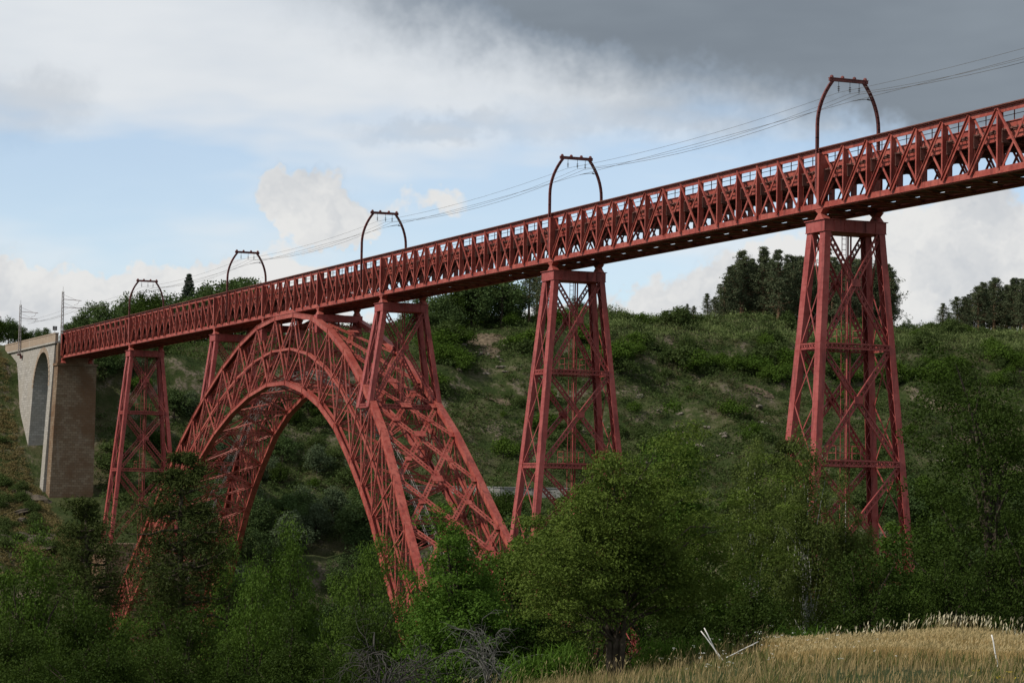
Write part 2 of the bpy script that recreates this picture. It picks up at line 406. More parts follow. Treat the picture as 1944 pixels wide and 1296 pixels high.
for side in (-1, 1):
    q = MB()
    X0, X1 = -.35, XEND
    ys = side*HW
    q.box(X0, X1, ys-.03, ys+.03, H-.54, H-.06); q.box(X0, X1, ys-.03, ys+.03, .08, .60)             # web plates of the chords
    q.box(X0, X1, ys-.20, ys+.20, .0, .06); q.box(X0, X1, ys-.30, ys+.30, .06, .085)                   # bottom flange
    q.box(X0, X1, ys-.17, ys+.17, H-.15, H-.062)
    q.box(X0, X0+.4, ys-.25, ys+.25, .6, H-.62)
    tr = link('side_truss', q, M['red'], deck)
    q = MB(); q.box(X0, X1, ys-.34, ys+.34, H-.06, H+.03); link('cap_plate', q, M['cap'], tr)
    for i, x in enumerate(XN):
        wide = any(abs(x-s_) < .3 for s_ in SUPPORTS)
        o = link('post', PMW if wide else PM, None, tr, (x, ys, 0))
        if side > 0: o.scale.y = -1
    for i in range(len(XN)-1):
        a, b = XN[i], XN[i+1]; k = 3.7 if abs(b-a-3.7) < .01 else 3.52
        mid = (a+b)/2; sup = [s_ for s_ in (0, 51.8, 103.6, 177.52, 229.32, 284.82, 340.32) ]
        lo = max(s_ for s_ in sup if s_ <= mid); hi = min(s_ for s_ in sup if s_ > mid)
        up = 1 if mid < (lo+hi)/2 else 0
        for pr, u_ in ((1, up), (0, 1-up)):
            o = link('diagonal', DM[(k, pr, u_)], None, tr, (a, ys, 0))
            if side > 0: o.scale.y = -1
# floor carrying the track
q = MB(); q.box(-.35, XEND, -2.05, 2.05, 3.30, 3.42); q.box(-.35, XEND, -.9, -.7, 2.55, 3.3); q.box(-.35, XEND, .7, .9, 2.55, 3.3)
fl = link('track_floor', q, M['sleeper'], deck)
cb = MB(); cb.box(-.12, .12, -2.5, 2.5, 2.45, 3.298); cb.box(-.22, .22, -2.5, 2.5, 2.40, 2.45); cbm = cb.mesh('cross_beam'); cbm.materials.append(M['sleeper'])
kn = MB()
for sy in (-1, 1):
    kn.bar((0, sy*2.45, .75), (0, sy*1.5, 2.45), .16, .10, (1, 0, 0))
kn.bar((0, -2.5, .35), (0, 2.5, .35), .26, .30)
knm = kn.mesh('sway_strut'); knm.materials.append(M['red'])
for x in XN:
    link('cross_beam', cbm, None, fl, (x, 0, 0)); link('sway_strut', knm, None, deck, (x, 0, 0))
for side in (-1, 1):
    q = MB(); y = side*2.02
    q.box(-.35, XEND, y-.03, y+.03, 3.47, 3.95); q.box(-.35, XEND, y-.13, y+.10, 3.95, 4.0); link('guard_plate', q, M['red'], fl)
    q = MB(); y = side*1.95; q.box(-.35, XEND, y-.03, y+.03, 2.72, 3.29); q.box(-.35, XEND, y-.15, y+.15, 2.66, 2.72); link('edge_stringer', q, M['red'], fl)
    q = MB(); x = .3
    while x < XEND:
        q.box(x, x+.09, side*2.32-.24, side*2.32+.24, 3.30, 3.45); x += .62
    q.box(-.35, XEND, side*2.46-.03, side*2.46+.03, 3.33, 3.42); link('bracket_row', q, M['sleeper'], fl)
    q = MB(); x = 1.0; y = side*2.08
    while x < XEND:
        q.box(x-.03, x+.03, y-.03, y+.03, 4.0, 4.9); x += 1.85
    for z in (4.45, 4.88): q.box(-.3, XEND, y-.022, y+.022, z-.02, z+.02)
    link('railing', q, M['portal'], fl)
q = MB()
for y in (-.75, .75): q.box(-.3, XEND, y-.04, y+.04, 3.60, 3.76)
link('rail', q, M['wire'], fl)
q = MB(); x = .2
while x < XEND: q.box(x, x+.24, -1.3, 1.3, 3.424, 3.60); x += .62
link('sleepers', q, M['bark'], fl)
q = MB(); q.tube([(-.3, 1.35, 1.05), (XEND, 1.35, 1.05)], .09, 6); link('pipe', q, M['pipe'], deck)
q = MB(); q.tube([(-.3, -.9, .62), (XEND, -.9, .62)], .06, 6); link('pipe', q, M['pipe'], deck)
q = MB(); q.box(-.3, XEND, -1.24, 1.24, .40, .44)
for y in (-1.75, 1.75): q.box(-.3, XEND, y-.57, y+.57, .30, .34)
link('gap_cover_sheet', q, M['sleeper'], deck)  # sheets added to shut out bright sky slits and darken the underside
lm = {}
for k in (3.7, 3.52):
    for s_ in (-1, 1):
        q = MB(); q.bar((0, -s_*2.5, .14 if s_ > 0 else .24), (k, s_*2.5, .14 if s_ > 0 else .24), .22, .08); lm[(k, s_)] = q.mesh('wind_brace'); lm[(k, s_)].materials.append(M['red'])
for i in range(len(XN)-1):
    k = 3.7 if abs(XN[i+1]-XN[i]-3.7) < .01 else 3.52
    for s_ in (-1, 1): link('wind_brace', lm[(k, s_)], None, deck, (XN[i], 0, 0))
# bearings
for x in SUPPORTS:
    for sy in (-1, 1):
        q = MB(); zb = -.86
        q.hexa([(-.75,-.35,zb),(.75,-.35,zb),(.75,.35,zb),(-.75,.35,zb),(-.22,-.3,-.36),(.22,-.3,-.36),(.22,.3,-.36),(-.22,.3,-.36)])
        q.hexa([(-.22,-.3,-.36),(.22,-.3,-.36),(.22,.3,-.36),(-.22,.3,-.36),(-.7,-.35,-.003),(.7,-.35,-.003),(.7,.35,-.003),(-.7,.35,-.003)])
        link('bearing', q, M['red'], deck, (x, sy*HW, 0))

# ------------------------------------------------------------------ iron piers
def make_pier(X, zb, k, label, xo=-.55, top=-.86, ground=None, plinth=True, group='iron lattice piers'):
    """four battered box legs, cap, laced cross braces on the faces seen along the track, rods on the narrow faces"""
    t = thing('bridge_pier', (X+xo, 0, zb if not plinth else ground), label, 'pier', group)
    oz = t.location.z
    def hy(z): return 2.84 + k*(-z-1.0)
    def hx(z): return 1.48 + .060*(-z-1.0)
    def P(sx, sy, z, ix=0, iy=0): return Vector((sx*(hx(z)-ix), sy*(hy(z)-iy), z-oz))
    capz = top-.98
    q = MB()
    for sx in (-1, 1):
        q.box(sx*1.50-.06, sx*1.50+.06, -3.0, 3.0, capz-oz, top-oz-.06)
    for sy in (-1, 1): q.box(-1.44, 1.44, sy*2.92-.06, sy*2.92+.06, capz-oz, top-oz-.06)
    q.box(-1.68, 1.68, -3.12, 3.12, top-oz-.06, top-oz)
    q.box(-1.60, 1.60, -3.04, 3.04, capz-oz-.06, capz-oz)
    cap = link('cap_beam', q, M['pier'], t)
    for sx in (-1, 1):                                   # stiffening ribs on the cap
        for y in (-2.0, -1.0, 0, 1.0, 2.0):
            q = MB(); q.box(sx*1.59-.035, sx*1.59+.035, y-.05, y+.05, capz-oz+.02, top-oz-.08); link('stiffener', q, M['pier'], cap)
    zt = capz-.06
    for sx in (-1, 1):
        for sy in (-1, 1):
            q = MB(); w_ = .88; d_ = .58; th = .07
            # outer and side plates of an open box section
            def pl(a0, a1, c0, c1):
                c = []
                for z in (zb, zt):
                    for (aa, cc) in ((a0, c0), (a1, c0), (a1, c1), (a0, c1)):
                        c.append((sx*(hx(z)-aa), sy*(hy(z)-cc), z-oz))
                if sx*sy < 0: c = [c[0], c[3], c[2], c[1], c[4], c[7], c[6], c[5]]
                q.hexa(c)
            pl(0, w_, 0, th); pl(0, th, th, d_); pl(w_-th, w_, th, d_)
            n = int((zt-zb)/.9)
            for i in range(n):                          # lacing on the open inner side
                z0 = zb+(zt-zb)*i/n; z1 = zb+(zt-zb)*(i+1)/n; f = i % 2
                q.bar(P(sx, sy, z0, .08 if f else w_-.08, d_-.03), P(sx, sy, z1, w_-.08 if f else .08, d_-.03), .07, .03, (0, 1, 0))
            leg = link('leg', q, M['pier'], t)
            q = MB(); z = zt-.6
            while z > zb+.3:                            # cover strips over the plate joints
                a = P(sx, sy, z); q.box(min(a.x, a.x-sx*w_), max(a.x, a.x-sx*w_), a.y-.012 if sy < 0 else a.y-.01, a.y+.01 if sy < 0 else a.y+.012, z-oz-.03, z-oz+.03); z -= .62
            tag(link('joint_strips', q, M['pier'], leg), kind='stuff')
    lev = [zt]; z = -11.5
    while z > zb+3: lev.append(z); z -= 9.75
    lev.append(zb+.2)
    for li, z in enumerate(lev[1:]):
        if z == lev[-1] and plinth: continue
        for sx in (-1, 1):
            q = MB(); a = P(sx, -1, z, .1, .56); b = P(sx, 1, z, .1, .56)
            q.laced(a, b, .52, (1, 0, 0), .30, .10, .42); link('horizontal_strut', q, M['pier'], t)
        for sy in (-1, 1):
            q = MB(); q.laced(P(-1, sy, z, .86, .1), P(1, sy, z, .86, .1), .52, (0, 1, 0), .12, .10, .42); link('end_strut', q, M['pier'], t)
        if z != lev[-1]:                                 # small inspection platform with a rail
            q = MB(); q.box(-hx(z)+.4, hx(z)-.4, -1.3, 1.3, z-oz+.27, z-oz+.31)
            for (xx, yy) in ((-.7, -1.2), (.7, -1.2), (.7, 1.2), (-.7, 1.2)): q.box(xx-.03, xx+.03, yy-.03, yy+.03, z-oz+.3, z-oz+1.5)
            for zz in (.9, 1.5):
                for a, b in (((-.7, -1.2), (.7, -1.2)), ((.7, -1.2), (.7, 1.2)), ((.7, 1.2), (-.7, 1.2))): q.bar((a[0], a[1], z-oz+zz), (b[0], b[1], z-oz+zz), .05, .05)
            link('platform', q, M['pier'], t)
    for i in range(len(lev)-1):
        z1, z0 = lev[i]-.25, lev[i+1]+.25
        if i == 0: z1 = lev[0]-.1
        for sx in (-1, 1):
            for s_ in (-1, 1):
                q = MB()
                ix = .20 if s_ > 0 else .46
                q.laced(P(sx, -s_, z0, ix, .50), P(sx, s_, z1, ix, .50), .50, (1, 0, 0), .20, .10, .46)
                link('cross_brace', q, M['pier'], t)
            q = MB(); c = (P(sx, -1, z0, .12, .8)+P(sx, 1, z1, .12, .8))/2
            # gusset where the braces cross
            wz = hy(z0)/(hy(z0)+hy(z1)); zc = z1+(z0-z1)*(1-wz) if False else (z0*hy(z1)+z1*hy(z0))/(hy(z0)+hy(z1))
            x_ = sx*(hx(zc)-.05); q.hexa([(x_-.03, -.42, zc-oz-.30), (x_+.03, -.42, zc-oz-.30), (x_+.03, .42, zc-oz-.30), (x_-.03, .42, zc-oz-.30),
                                        (x_-.03, -.42, zc-oz+.30), (x_+.03, -.42, zc-oz+.30), (x_+.03, .42, zc-oz+.30), (x_-.03, .42, zc-oz+.30)])
            link('gusset_plate', q, M['pier'], t)
        zm = (z0+z1)/2
        for sy in (-1, 1):
            for a, b in ((z0, zm), (zm, z1)):
                for s_ in (-1, 1):
                    q = MB(); q.bar(P(-s_, sy, a, .84, .12), P(s_, sy, b, .84, .12+.05*s_), .11, .05, (0, 1, 0)); link('tie_rod', q, M['pier'], t)
    # ladder and riser pipes up the middle
    q = MB(); zl = max(zb+.3, lev[-1])
    for y in (-.55, -.15): q.tube([(.3, y, zl-oz), (.3, y, zt-oz-.1)], .035, 5)
    z = zl+.3
    while z < zt: q.box(.28, .32, -.55, -.15, z-oz-.02, z-oz+.02); z += .45
    link('ladder', q, M['pier'], t)
    for y in (.15, .42):
        q = MB(); q.tube([(.1, y, zl-oz), (.1, y, zt-oz-.1)], .085, 6); link('riser_pipe', q, M['pier'], t)
    if plinth:
        q = MB(); a = hy(zb)+.9; c = hx(zb)+.9; zz0 = ground-oz-6; zz1 = zb-oz
        q.hexa([(-c-.5,-a-.5,zz0),(c+.5,-a-.5,zz0),(c+.5,a+.5,zz0),(-c-.5,a+.5,zz0),(-c,-a,zz1),(c,-a,zz1),(c,a,zz1),(-c,a,zz1)])
        link('plinth', q, M['brownstone'], t)
    return t
make_pier(51.8, -33.8, .100, 'red lattice pier nearest the stone abutment, left of the arch', ground=hz(51.8, 0))
make_pier(103.6, -11.3, .125, 'short red pier standing on the left haunch of the iron arch', plinth=False)
make_pier(177.52, -13.9, .16, 'short red pier standing on the right haunch of the iron arch', plinth=False)
make_pier(229.32, -52.0, .096, 'tall red lattice pier just right of the iron arch', ground=hz(229.3, 0))
make_pier(284.82, -47.5, .074, 'tallest looking red lattice pier nearest the viewer, rising from birches', ground=hz(284.8, 0))

# ------------------------------------------------------------------ the iron arch
XC = 139.2
UD = [0, 12.2, 19.9, 27.3, 35.0, 40.1, 45.2, 51.2, 57.1, 63.1, 68.6, 74, 79, 82.5]
UZ = [-.32, -1.25, -3.4, -6.4, -10.4, -13.6, -17.2, -22.6, -28.2, -33.5, -38.4, -44.5, -51.5, -58]
LZ = [-9.65, -10.95, -13.1, -16.1, -20.6, -23.9, -27.6, -32.9, -37.9, -43.0, -47.7, -52.2, -56.0, -59]
DXN = [4.1] + UD[1:-1] + [82.3]
nodes = [-d for d in DXN[::-1]] + DXN
def uz(d): return float(np.interp(abs(d), UD, UZ)) if abs(d) > 4.1 else -.36
def lz(d): return float(np.interp(abs(d), UD, LZ)) if abs(d) > 4.1 else -9.65
def yw(z): return 3.2 + .109*(-z)
zb_arch = -58.5
arch = thing('iron_arch', (XC, 0, zb_arch), 'great red crescent lattice arch spanning the valley beneath the deck', 'arch')
def A(d, z, sy, iy=0): return Vector((d, sy*(yw(z)-iy), z-zb_arch))
def lower_d(d): return d*1.0 - .0*d
for sy in (-1, 1):
    q = MB()
    for i in range(len(nodes)-1):
        a, b = nodes[i], nodes[i+1]
        for f, ww in ((uz, .62), (lz, .60)):
            p, r = A(a, f(a), sy, .36), A(b, f(b), sy, .36)
            d = (r-p).normalized()*.06
            upv = Vector((0, sy*.107, 1)) 
            e = Vector((0, sy*.33, 0))
            q.bar(p-d+e, r+d+e, .06, ww); q.bar(p-d-e, r+d-e, .06, ww)      # side plates
            nrm = (r-p).cross(Vector((0, 1, 0))).normalized(); nrm = nrm if nrm.z > 0 else -nrm
            c_ = nrm*(ww/2) if f is uz else -nrm*(ww/2)
            q.bar(p-d+c_, r+d+c_, .86, .05)                                        # cover plate
            q.bar(p-d-c_*.96+e, r+d-c_*.96+e, .22, .04); q.bar(p-d-c_*.96-e, r+d-c_*.96-e, .22, .04)
    rib = link('arch_rib', q, M['red'], arch)
    q = MB()
    for i in range(1, len(nodes)-2):
        a, b = nodes[i], nodes[i+1]
        za, zb_ = (uz(a)+lz(a))/2, (uz(b)+lz(b))/2
        q.bar(A(a, za, sy, .2), A(b, zb_, sy, .2), .12, .32); q.bar(A(a, za, sy, .55), A(b, zb_, sy, .55), .12, .32)
    link('middle_chord', q, M['red'], rib)
    for i, a in enumerate(nodes[1:-1], 1):
        q = MB(); p, r = A(a, uz(a)-.2, sy, .36), A(a, lz(a)+.2, sy, .36)
        for e in (-.30, .30):
            q.bar(p+Vector((0, sy*e, 0)), r+Vector((0, sy*e, 0)), .17, .15, (1, 0, 0))
        q.laced(p, r, .6, (1, 0, 0), .06, .06, .7); link('post', q, M['red'], rib)
    for i in range(1, len(nodes)-2):
        a, b = nodes[i], nodes[i+1]
        for kk, (p0, z0, p1, z1) in enumerate(((a, uz(a), b, lz(b)), (a, lz(a), b, uz(b)))):
            q = MB(); p, r = A(p0, z0+(-.25 if kk == 0 else .25), sy, .36), A(p1, z1+(.25 if kk == 0 else -.25), sy, .36)
            outward = (kk == 0) == (a >= 0)
            if outward:                                   # laced pair, dotted look
                q.laced(p+Vector((0, sy*.22, 0)), r+Vector((0, sy*.22, 0)), .34, (0, 1, 0), .05, .09, .34, False)
                q.laced(p-Vector((0, sy*.22, 0)), r-Vector((0, sy*.22, 0)), .34, (0, 1, 0), .05, .09, .34, False)
            else:
                for e in (-.26, .26): q.bar(p+Vector((0, sy*e, 0)), r+Vector((0, sy*e, 0)), .17, .13, (0, 1, 0))
            link('diagonal', q, M['red'], rib)
    for a in nodes[1:-1]:                                 # cover straps at the chord joints
        for f in (uz, lz):
            q = MB(); p = A(a, f(a), sy, .36); q.box(p.x-.06, p.x+.06, p.y-.45, p.y+.45, p.z-.36, p.z+.36); link('joint_strap', q, M['red'], rib)
def plate(q, c, u, v, n, su, sv, t=.04):
    pts = []
    for dn in (-t, t):
        for au, av in ((-1, -1), (1, -1), (1, 1), (-1, 1)): pts.append(c+u*su*au+v*sv*av+n*dn)
    q.hexa(pts)
for i in range(1, len(nodes)-3):
    a, b = nodes[i], nodes[i+2]
    if abs(a) > 80 or abs(b) > 80: continue
    for s_ in (-1, 1):
        q = MB(); p, r = A(a, uz(a), -s_, .7), A(b, uz(b), s_, .7)
        nrm = Vector((uz(a)-uz(b), 0, b-a)).normalized()
        if abs(a) > 13 or abs(b) > 13:
            off = nrm*(-.05 if s_ > 0 else -.22)
            q.laced(p+off, r+off, .66, nrm, .08, .20, .50, True); link('rib_lattice', q, M['red'], arch)
            if i+3 < len(nodes)-1 and abs(nodes[i+3]) < 80:      # small gusset at the quarter crossing
                q = MB(); c = p+(r-p)*.74; v_ = Vector((0, 1, 0)); tx_ = Vector((b-a, 0, uz(b)-uz(a))).normalized()
                plate(q, c+nrm*.02, tx_, v_, nrm, .36, .40, .03); link('gusset_plate', q, M['red'], arch)
for i in range(1, len(nodes)-1):
    a = nodes[i]
    t_ = nodes[min(i+1, len(nodes)-1)]-nodes[max(i-1, 0)]; dz = uz(nodes[min(i+1, len(nodes)-1)])-uz(nodes[max(i-1, 0)])
    tx = Vector((t_, 0, dz)).normalized(); nrm = Vector((-tx.z, 0, tx.x))
    if abs(a) > 13:
        q = MB(); c = A(a, uz(a), 1); c.y = 0
        plate(q, c+nrm*.06, tx, Vector((0, 1, 0)), nrm, .50, .70, .035); link('gusset_plate', q, M['red'], arch)
        for sy in (-1, 1):
            q = MB(); c = A(a, uz(a), sy, 1.0); plate(q, c+nrm*.06, tx, Vector((0, 1, 0)), nrm, .45, .38, .035); link('gusset_plate', q, M['red'], arch)
    # transverse struts at the three chord levels and a sway cross between the ribs
    for z in ((uz(a)+lz(a))/2, lz(a)+.15):
        q = MB(); q.laced(A(a, z, -1, .7), A(a, z, 1, .7), .55, (1, 0, 0), .10, .12, .5); link('cross_strut', q, M['red'], arch)
    if abs(a) < 78:
        zm = (uz(a)+lz(a))/2
        for s_ in (-1, 1):
            q = MB(); q.bar(A(a, lz(a)+.3, -s_, .7), A(a, zm-.2, s_, .7), .22, .10, (1, 0, 0)); link('sway_brace', q, M['red'], arch)
for i in range(1, len(nodes)-2):
    a, b = nodes[i], nodes[i+1]
    nrm = Vector((lz(a)-lz(b), 0, b-a)).normalized()
    for s_ in (-1, 1):
        q = MB(); off = nrm*(.1 if s_ > 0 else .25); q.laced(A(a, lz(a), -s_, .7)+off, A(b, lz(b), s_, .7)+off, .5, nrm, .10, .13, .48, False); link('underside_brace', q, M['red'], arch)
    if i > 3 and i < len(nodes)-5:
        q = MB(); p, r = A(a, lz(a)+.8, 1), A(b, lz(b)+.8, 1); p.y = r.y = .2
        n = max(2, int(abs(b-a)/.5))
        for k in range(n):
            c = p+(r-p)*((k+.5)/n); q.box(c.x-.15, c.x+.15, -.4, .8, c.z-.03, c.z+.03)
        for yy in (-.4, .8):
            for zz in (.55, 1.05): q.bar(p+Vector((0, yy-.2, zz)), r+Vector((0, yy-.2, zz)), .05, .05)
            for k in range(0, n, 3):
                c = p+(r-p)*((k+.5)/n); q.box(c.x-.025, c.x+.025, yy-.025, yy+.025, c.z, c.z+1.05)
        link('inspection_stair', q, M['steel'], arch)
# saddle beams carrying the deck near the crown
for X in (128.24, 152.88):
    q = MB(); q.box(X-XC-.7, X-XC+.7, -3.2, 3.2, -.92-zb_arch-.85, -.88-zb_arch)
    for s_ in (-1, 1): q.box(X-XC-.5, X-XC+.5, s_*2.75-.4, s_*2.75+.4, -3.3-zb_arch, -1.79-zb_arch)
    link('saddle_beam', q, M['pier'], arch)
for s_ in (-1, 1):
    q = MB(); x = s_*83.2; zt = 4.2
    q.hexa([(x-5,-11.5,-26),(x+5,-11.5,-26),(x+5,11.5,-26),(x-5,11.5,-26),(x-3.2+s_*.9,-11,zt),(x+3.2+s_*.9,-11,zt),(x+3.2+s_*.9,11,zt),(x-3.2+s_*.9,11,zt)])
    link('springing_block', q, M['stone'], arch)

# ------------------------------------------------------------------ masonry approach viaduct and abutment
zg = hz(-1, 0)
mas = thing('stone_abutment', (0, 0, zg), 'pale stone approach viaduct with one tall arch and brown stained end pier', 'abutment')
BW = .055
def yb(z): return 3.55 + BW*max(0, -(z-3))
q = MB(); zs, xr0, xr1 = -5.1, -20.2, -6.4; xc = (xr0+xr1)/2; rr = (xr1-xr0)/2
def arc(x): return zs + math.sqrt(max(0, rr*rr-(x-xc)**2))
TOPZ = 3.0
def V(x, s, z): return (x, -yb(z) if s < 0 else 3.5, z-zg)
cols = list(np.linspace(-49, xr0, 12)) + [xc - rr*math.cos(t) for t in np.linspace(0, math.pi, 25)][1:-1] + [xr1, -3.4]
for i in range(len(cols)-1):
    a, b = cols[i], cols[i+1]; inside = a >= xr0-1e-6 and b <= xr1+1e-6
    za, zb_ = (arc(a), arc(b)) if inside else (-45, -45)
    lv = [0, .33, .66, 1]
    for s in (-1, 1):
        for j in range(3):
            z = [(za+(TOPZ-za)*lv[j]), (zb_+(TOPZ-zb_)*lv[j]), (zb_+(TOPZ-zb_)*lv[j+1]), (za+(TOPZ-za)*lv[j+1])]
            f = [V(a, s, z[0]), V(b, s, z[1]), V(b, s, z[2]), V(a, s, z[3])]
            q.quad(*(f if s < 0 else f[::-1]))
    if inside: q.quad(V(a, -1, za), V(a, 1, za), V(b, 1, zb_), V(b, -1, zb_))
    q.quad(V(a, -1, TOPZ), V(b, -1, TOPZ), V(b, 1, TOPZ), V(a, 1, TOPZ))
for x, s in ((xr0, 1), (xr1, -1)):
    f = [V(x, -1, -45), V(x, -1, zs), V(x, 1, zs), V(x, 1, -45)]; q.quad(*(f if s < 0 else f[::-1]))
f = [V(-3.4, -1, -45), V(-3.4, 1, -45), V(-3.4, 1, TOPZ), V(-3.4, -1, TOPZ)]; q.quad(*f)
f = [V(-49, -1, -45), V(-49, 1, -45), V(-49, 1, TOPZ), V(-49, -1, TOPZ)]; q.quad(*f[::-1])
body = link('viaduct_body', q, M['stone'], mas)
q = MB()
for s in (-1, 1):                                          # ring of voussoirs, slightly proud
    ts = np.linspace(0, math.pi, 25)
    for t0, t1 in zip(ts[:-1], ts[1:]):
        c = []
        for ro in (rr-.02, rr+.95):
            for t in (t0+.012, t1-.012):
                x = xc-ro*math.cos(t); z = zs+ro*math.sin(t); c.append((x, z))
        c = [c[0], c[1], c[3], c[2]]
        lo = [(x, s*((yb(z) if s < 0 else 3.5)-.2), z-zg) for x, z in c]; hi = [(x, s*((yb(z) if s < 0 else 3.5)+.07), z-zg) for x, z in c]
        k = MB(); k.hexa(lo+hi); link('voussoir', k, M['brick'], mas)
q.box(-49.4, -1.6, -3.95, 3.95, TOPZ-zg+.003, TOPZ-zg+.35); link('string_course', q, M['stone'], mas)
for s in (-1, 1):
    q = MB(); q.box(-49.2, -1.7, s*3.6-.28, s*3.6+.28, TOPZ-zg+.353, 4.75-zg); par = link('parapet', q, M['brick'], mas)
    q = MB(); q.box(-49.3, -1.6, s*3.6-.36, s*3.6+.36, 4.752-zg, 4.98-zg); link('coping', q, M['brick'], par)
q = MB()
def vblock(x0, x1, z0, z1, y_, bat): 
    return [(x0,-y_-bat,z0-zg),(x1,-y_-bat,z0-zg),(x1,y_,z0-zg),(x0,y_,z0-zg),(x0,-y_,z1-zg),(x1,-y_,z1-zg),(x1,y_,z1-zg),(x0,y_,z1-zg)]
q.hexa(vblock(-2.7, .5, -45, -1.35, 3.72, 1.7)); link('end_pier', q, M['brownstone'], mas)
q = MB(); q.box(-2.95, .72, -3.95, 3.95, -1.347-zg, -.88-zg); link('bearing_course', q, M['brownstone'], mas)
q = MB(); q.hexa(vblock(-3.397, -2.703, -45, TOPZ-.02, 3.2, 1.5)); link('recess', q, M['brownstone'], mas)
q = MB(); q.box(-2.6, -.75, -3.5, 3.5, -.877-zg, TOPZ-zg-.003); link('end_wall', q, M['brownstone'], mas)

# ------------------------------------------------------------------ catenary portals and wires
def make_portal(X, label):
    z0 = 1.55
    t = thing('catenary_portal', (X-.35, 0, z0), label, 'catenary portal', 'portals over the deck')
    def prof(s):
        y0 = 2.98; pts = []
        for f in np.linspace(0, 1, 6): pts.append((y0, z0+(7.2-z0)*f))
        for f in np.linspace(0, 1, 9)[1:]:
            pts.append((y0-1.45*f**1.9, 7.2+3.85*(f*.9+.1*math.sin(f*math.pi/2))))
        return [(0, s*y, z-z0) for y, z in pts]
    top = None
    for s in (-1, 1):
        q = MB(); pts = prof(s)
        for a, b in zip(pts[:-1], pts[1:]):
            a = Vector(a); b = Vector(b); d = (b-a).normalized()*.03
            q.bar(a-d, b+d, .20, .05, (0, s*d.z, -s*d.y) if False else (1, 0, 0))
            sid = d.normalized().cross(Vector((1, 0, 0))).normalized()*.11
            q.bar(a-d+sid, b+d+sid, .045, .20, (1, 0, 0)); q.bar(a-d-sid, b+d-sid, .045, .20, (1, 0, 0))
        link('leg', q, M['portal'], t); top = pts[-1]
        for zz in (.25, 1.0, H-z0-.2):
            q = MB(); q.box(-.24, .24, s*2.72-.2, s*2.72+.52, zz-.07, zz+.07); link('clamp', q, M['portal'], t)
    ty = abs(top[1]); tz = top[2]
    q = MB(); q.box(-.10, .10, -ty-.35, ty+.35, tz-.05, tz+.20); q.box(-.17, .17, -ty-.35, ty+.35, tz+.2, tz+.25); bm = link('top_beam', q, M['portal'], t)
    for y in (-ty-.1, -ty*.38, ty*.38, ty+.1):
        q = MB(); q.tube([(0, y, tz+.2), (0, y, tz+.36), (0, y, tz+.45), (0, y, tz+.48)], [.17, .16, .10, .02], 8); link('dome_bolt', q, M['portal'], bm)
    for y in (-.95, .15, 1.05):
        q = MB(); q.tube([(0, y, tz-.05), (0, y, tz-.95)], .025, 5)
        for zz in (.45, .6, .75): q.tube([(0, y, tz-zz), (0, y, tz-zz-.05)], [.06, .13], 7)
        link('insulator', q, M['insul'], t)
    s = 1
    q = MB(); q.tube([(0, 2.42, 9.55-z0), (0, 1.9, 9.72-z0), (0, 1.1, 9.60-z0), (0, .45, 9.46-z0)], .028, 5); q.tube([(0, 2.1, 9.67-z0), (0, 1.85, 9.71-z0)], .07, 6)
    q.tube([(0, 2.2, 10.1-z0), (0, 1.9, 9.74-z0)], .02, 5)
    link('steady_arm', q, M['insul'], t)
    return tz+z0
PXs = [51.8, 110.64, 170.48, 229.32, 284.82]
pl_ = ['catenary portal over the deck nearest the stone abutment', 'catenary portal above the left part of the iron arch', 'catenary portal at the right shoulder of the iron arch',
       'catenary portal above the tall pier right of the arch', 'largest catenary portal, nearest the viewer against grey cloud']
for X, l in zip(PXs, pl_): TZ = make_portal(X, l)
anch = [-48, -3.2] + [x-.35 for x in PXs] + [340.0, XEND]
def wire(name, label, y, z, sag, drop=None, zig=0, r=.017):
    q = MB(); pts = []
    for i in range(len(anch)-1):
        a, b = anch[i], anch[i+1]; n = 10
        for k in range(n+(i == len(anch)-2)):
            f = k/n; L = (b-a)/55
            pts.append((a+(b-a)*f, y + zig*math.sin((i+f)*math.pi), z-sag*L*4*f*(1-f)))
    q.tube(pts, r, 4)
    if drop:
        for i in range(len(anch)-1):
            a, b = anch[i], anch[i+1]; n = 8
            for k in range(1, n):
                f = k/n; zz = z-sag*(b-a)/55*4*f*(1-f); q.bar((a+(b-a)*f, y, drop), (a+(b-a)*f, y, zz), .022, .022)
                q.box(a+(b-a)*f-.10, a+(b-a)*f+.10, y-.035, y+.035, drop-.04, drop+.05)
    return tag(link(name, q, M['wire']), label, 'wire', 'overhead railway wires')
wire('feeder_wire', 'uppermost thin wire strung between the portal tops', -.95, TZ-.98, .55)
wire('messenger_wire', 'sagging messenger wire hung under the portal beams', .95, TZ-1.0, 1.0, None, 0, .022)
wire('auxiliary_wire', 'thin wire beside the messenger wire at portal mid beam', .15, TZ-1.0, 1.0)
wire('contact_wire', 'lowest overhead wire, level, with small droppers above the track', .45, 9.45, .10, None, .16, .020)
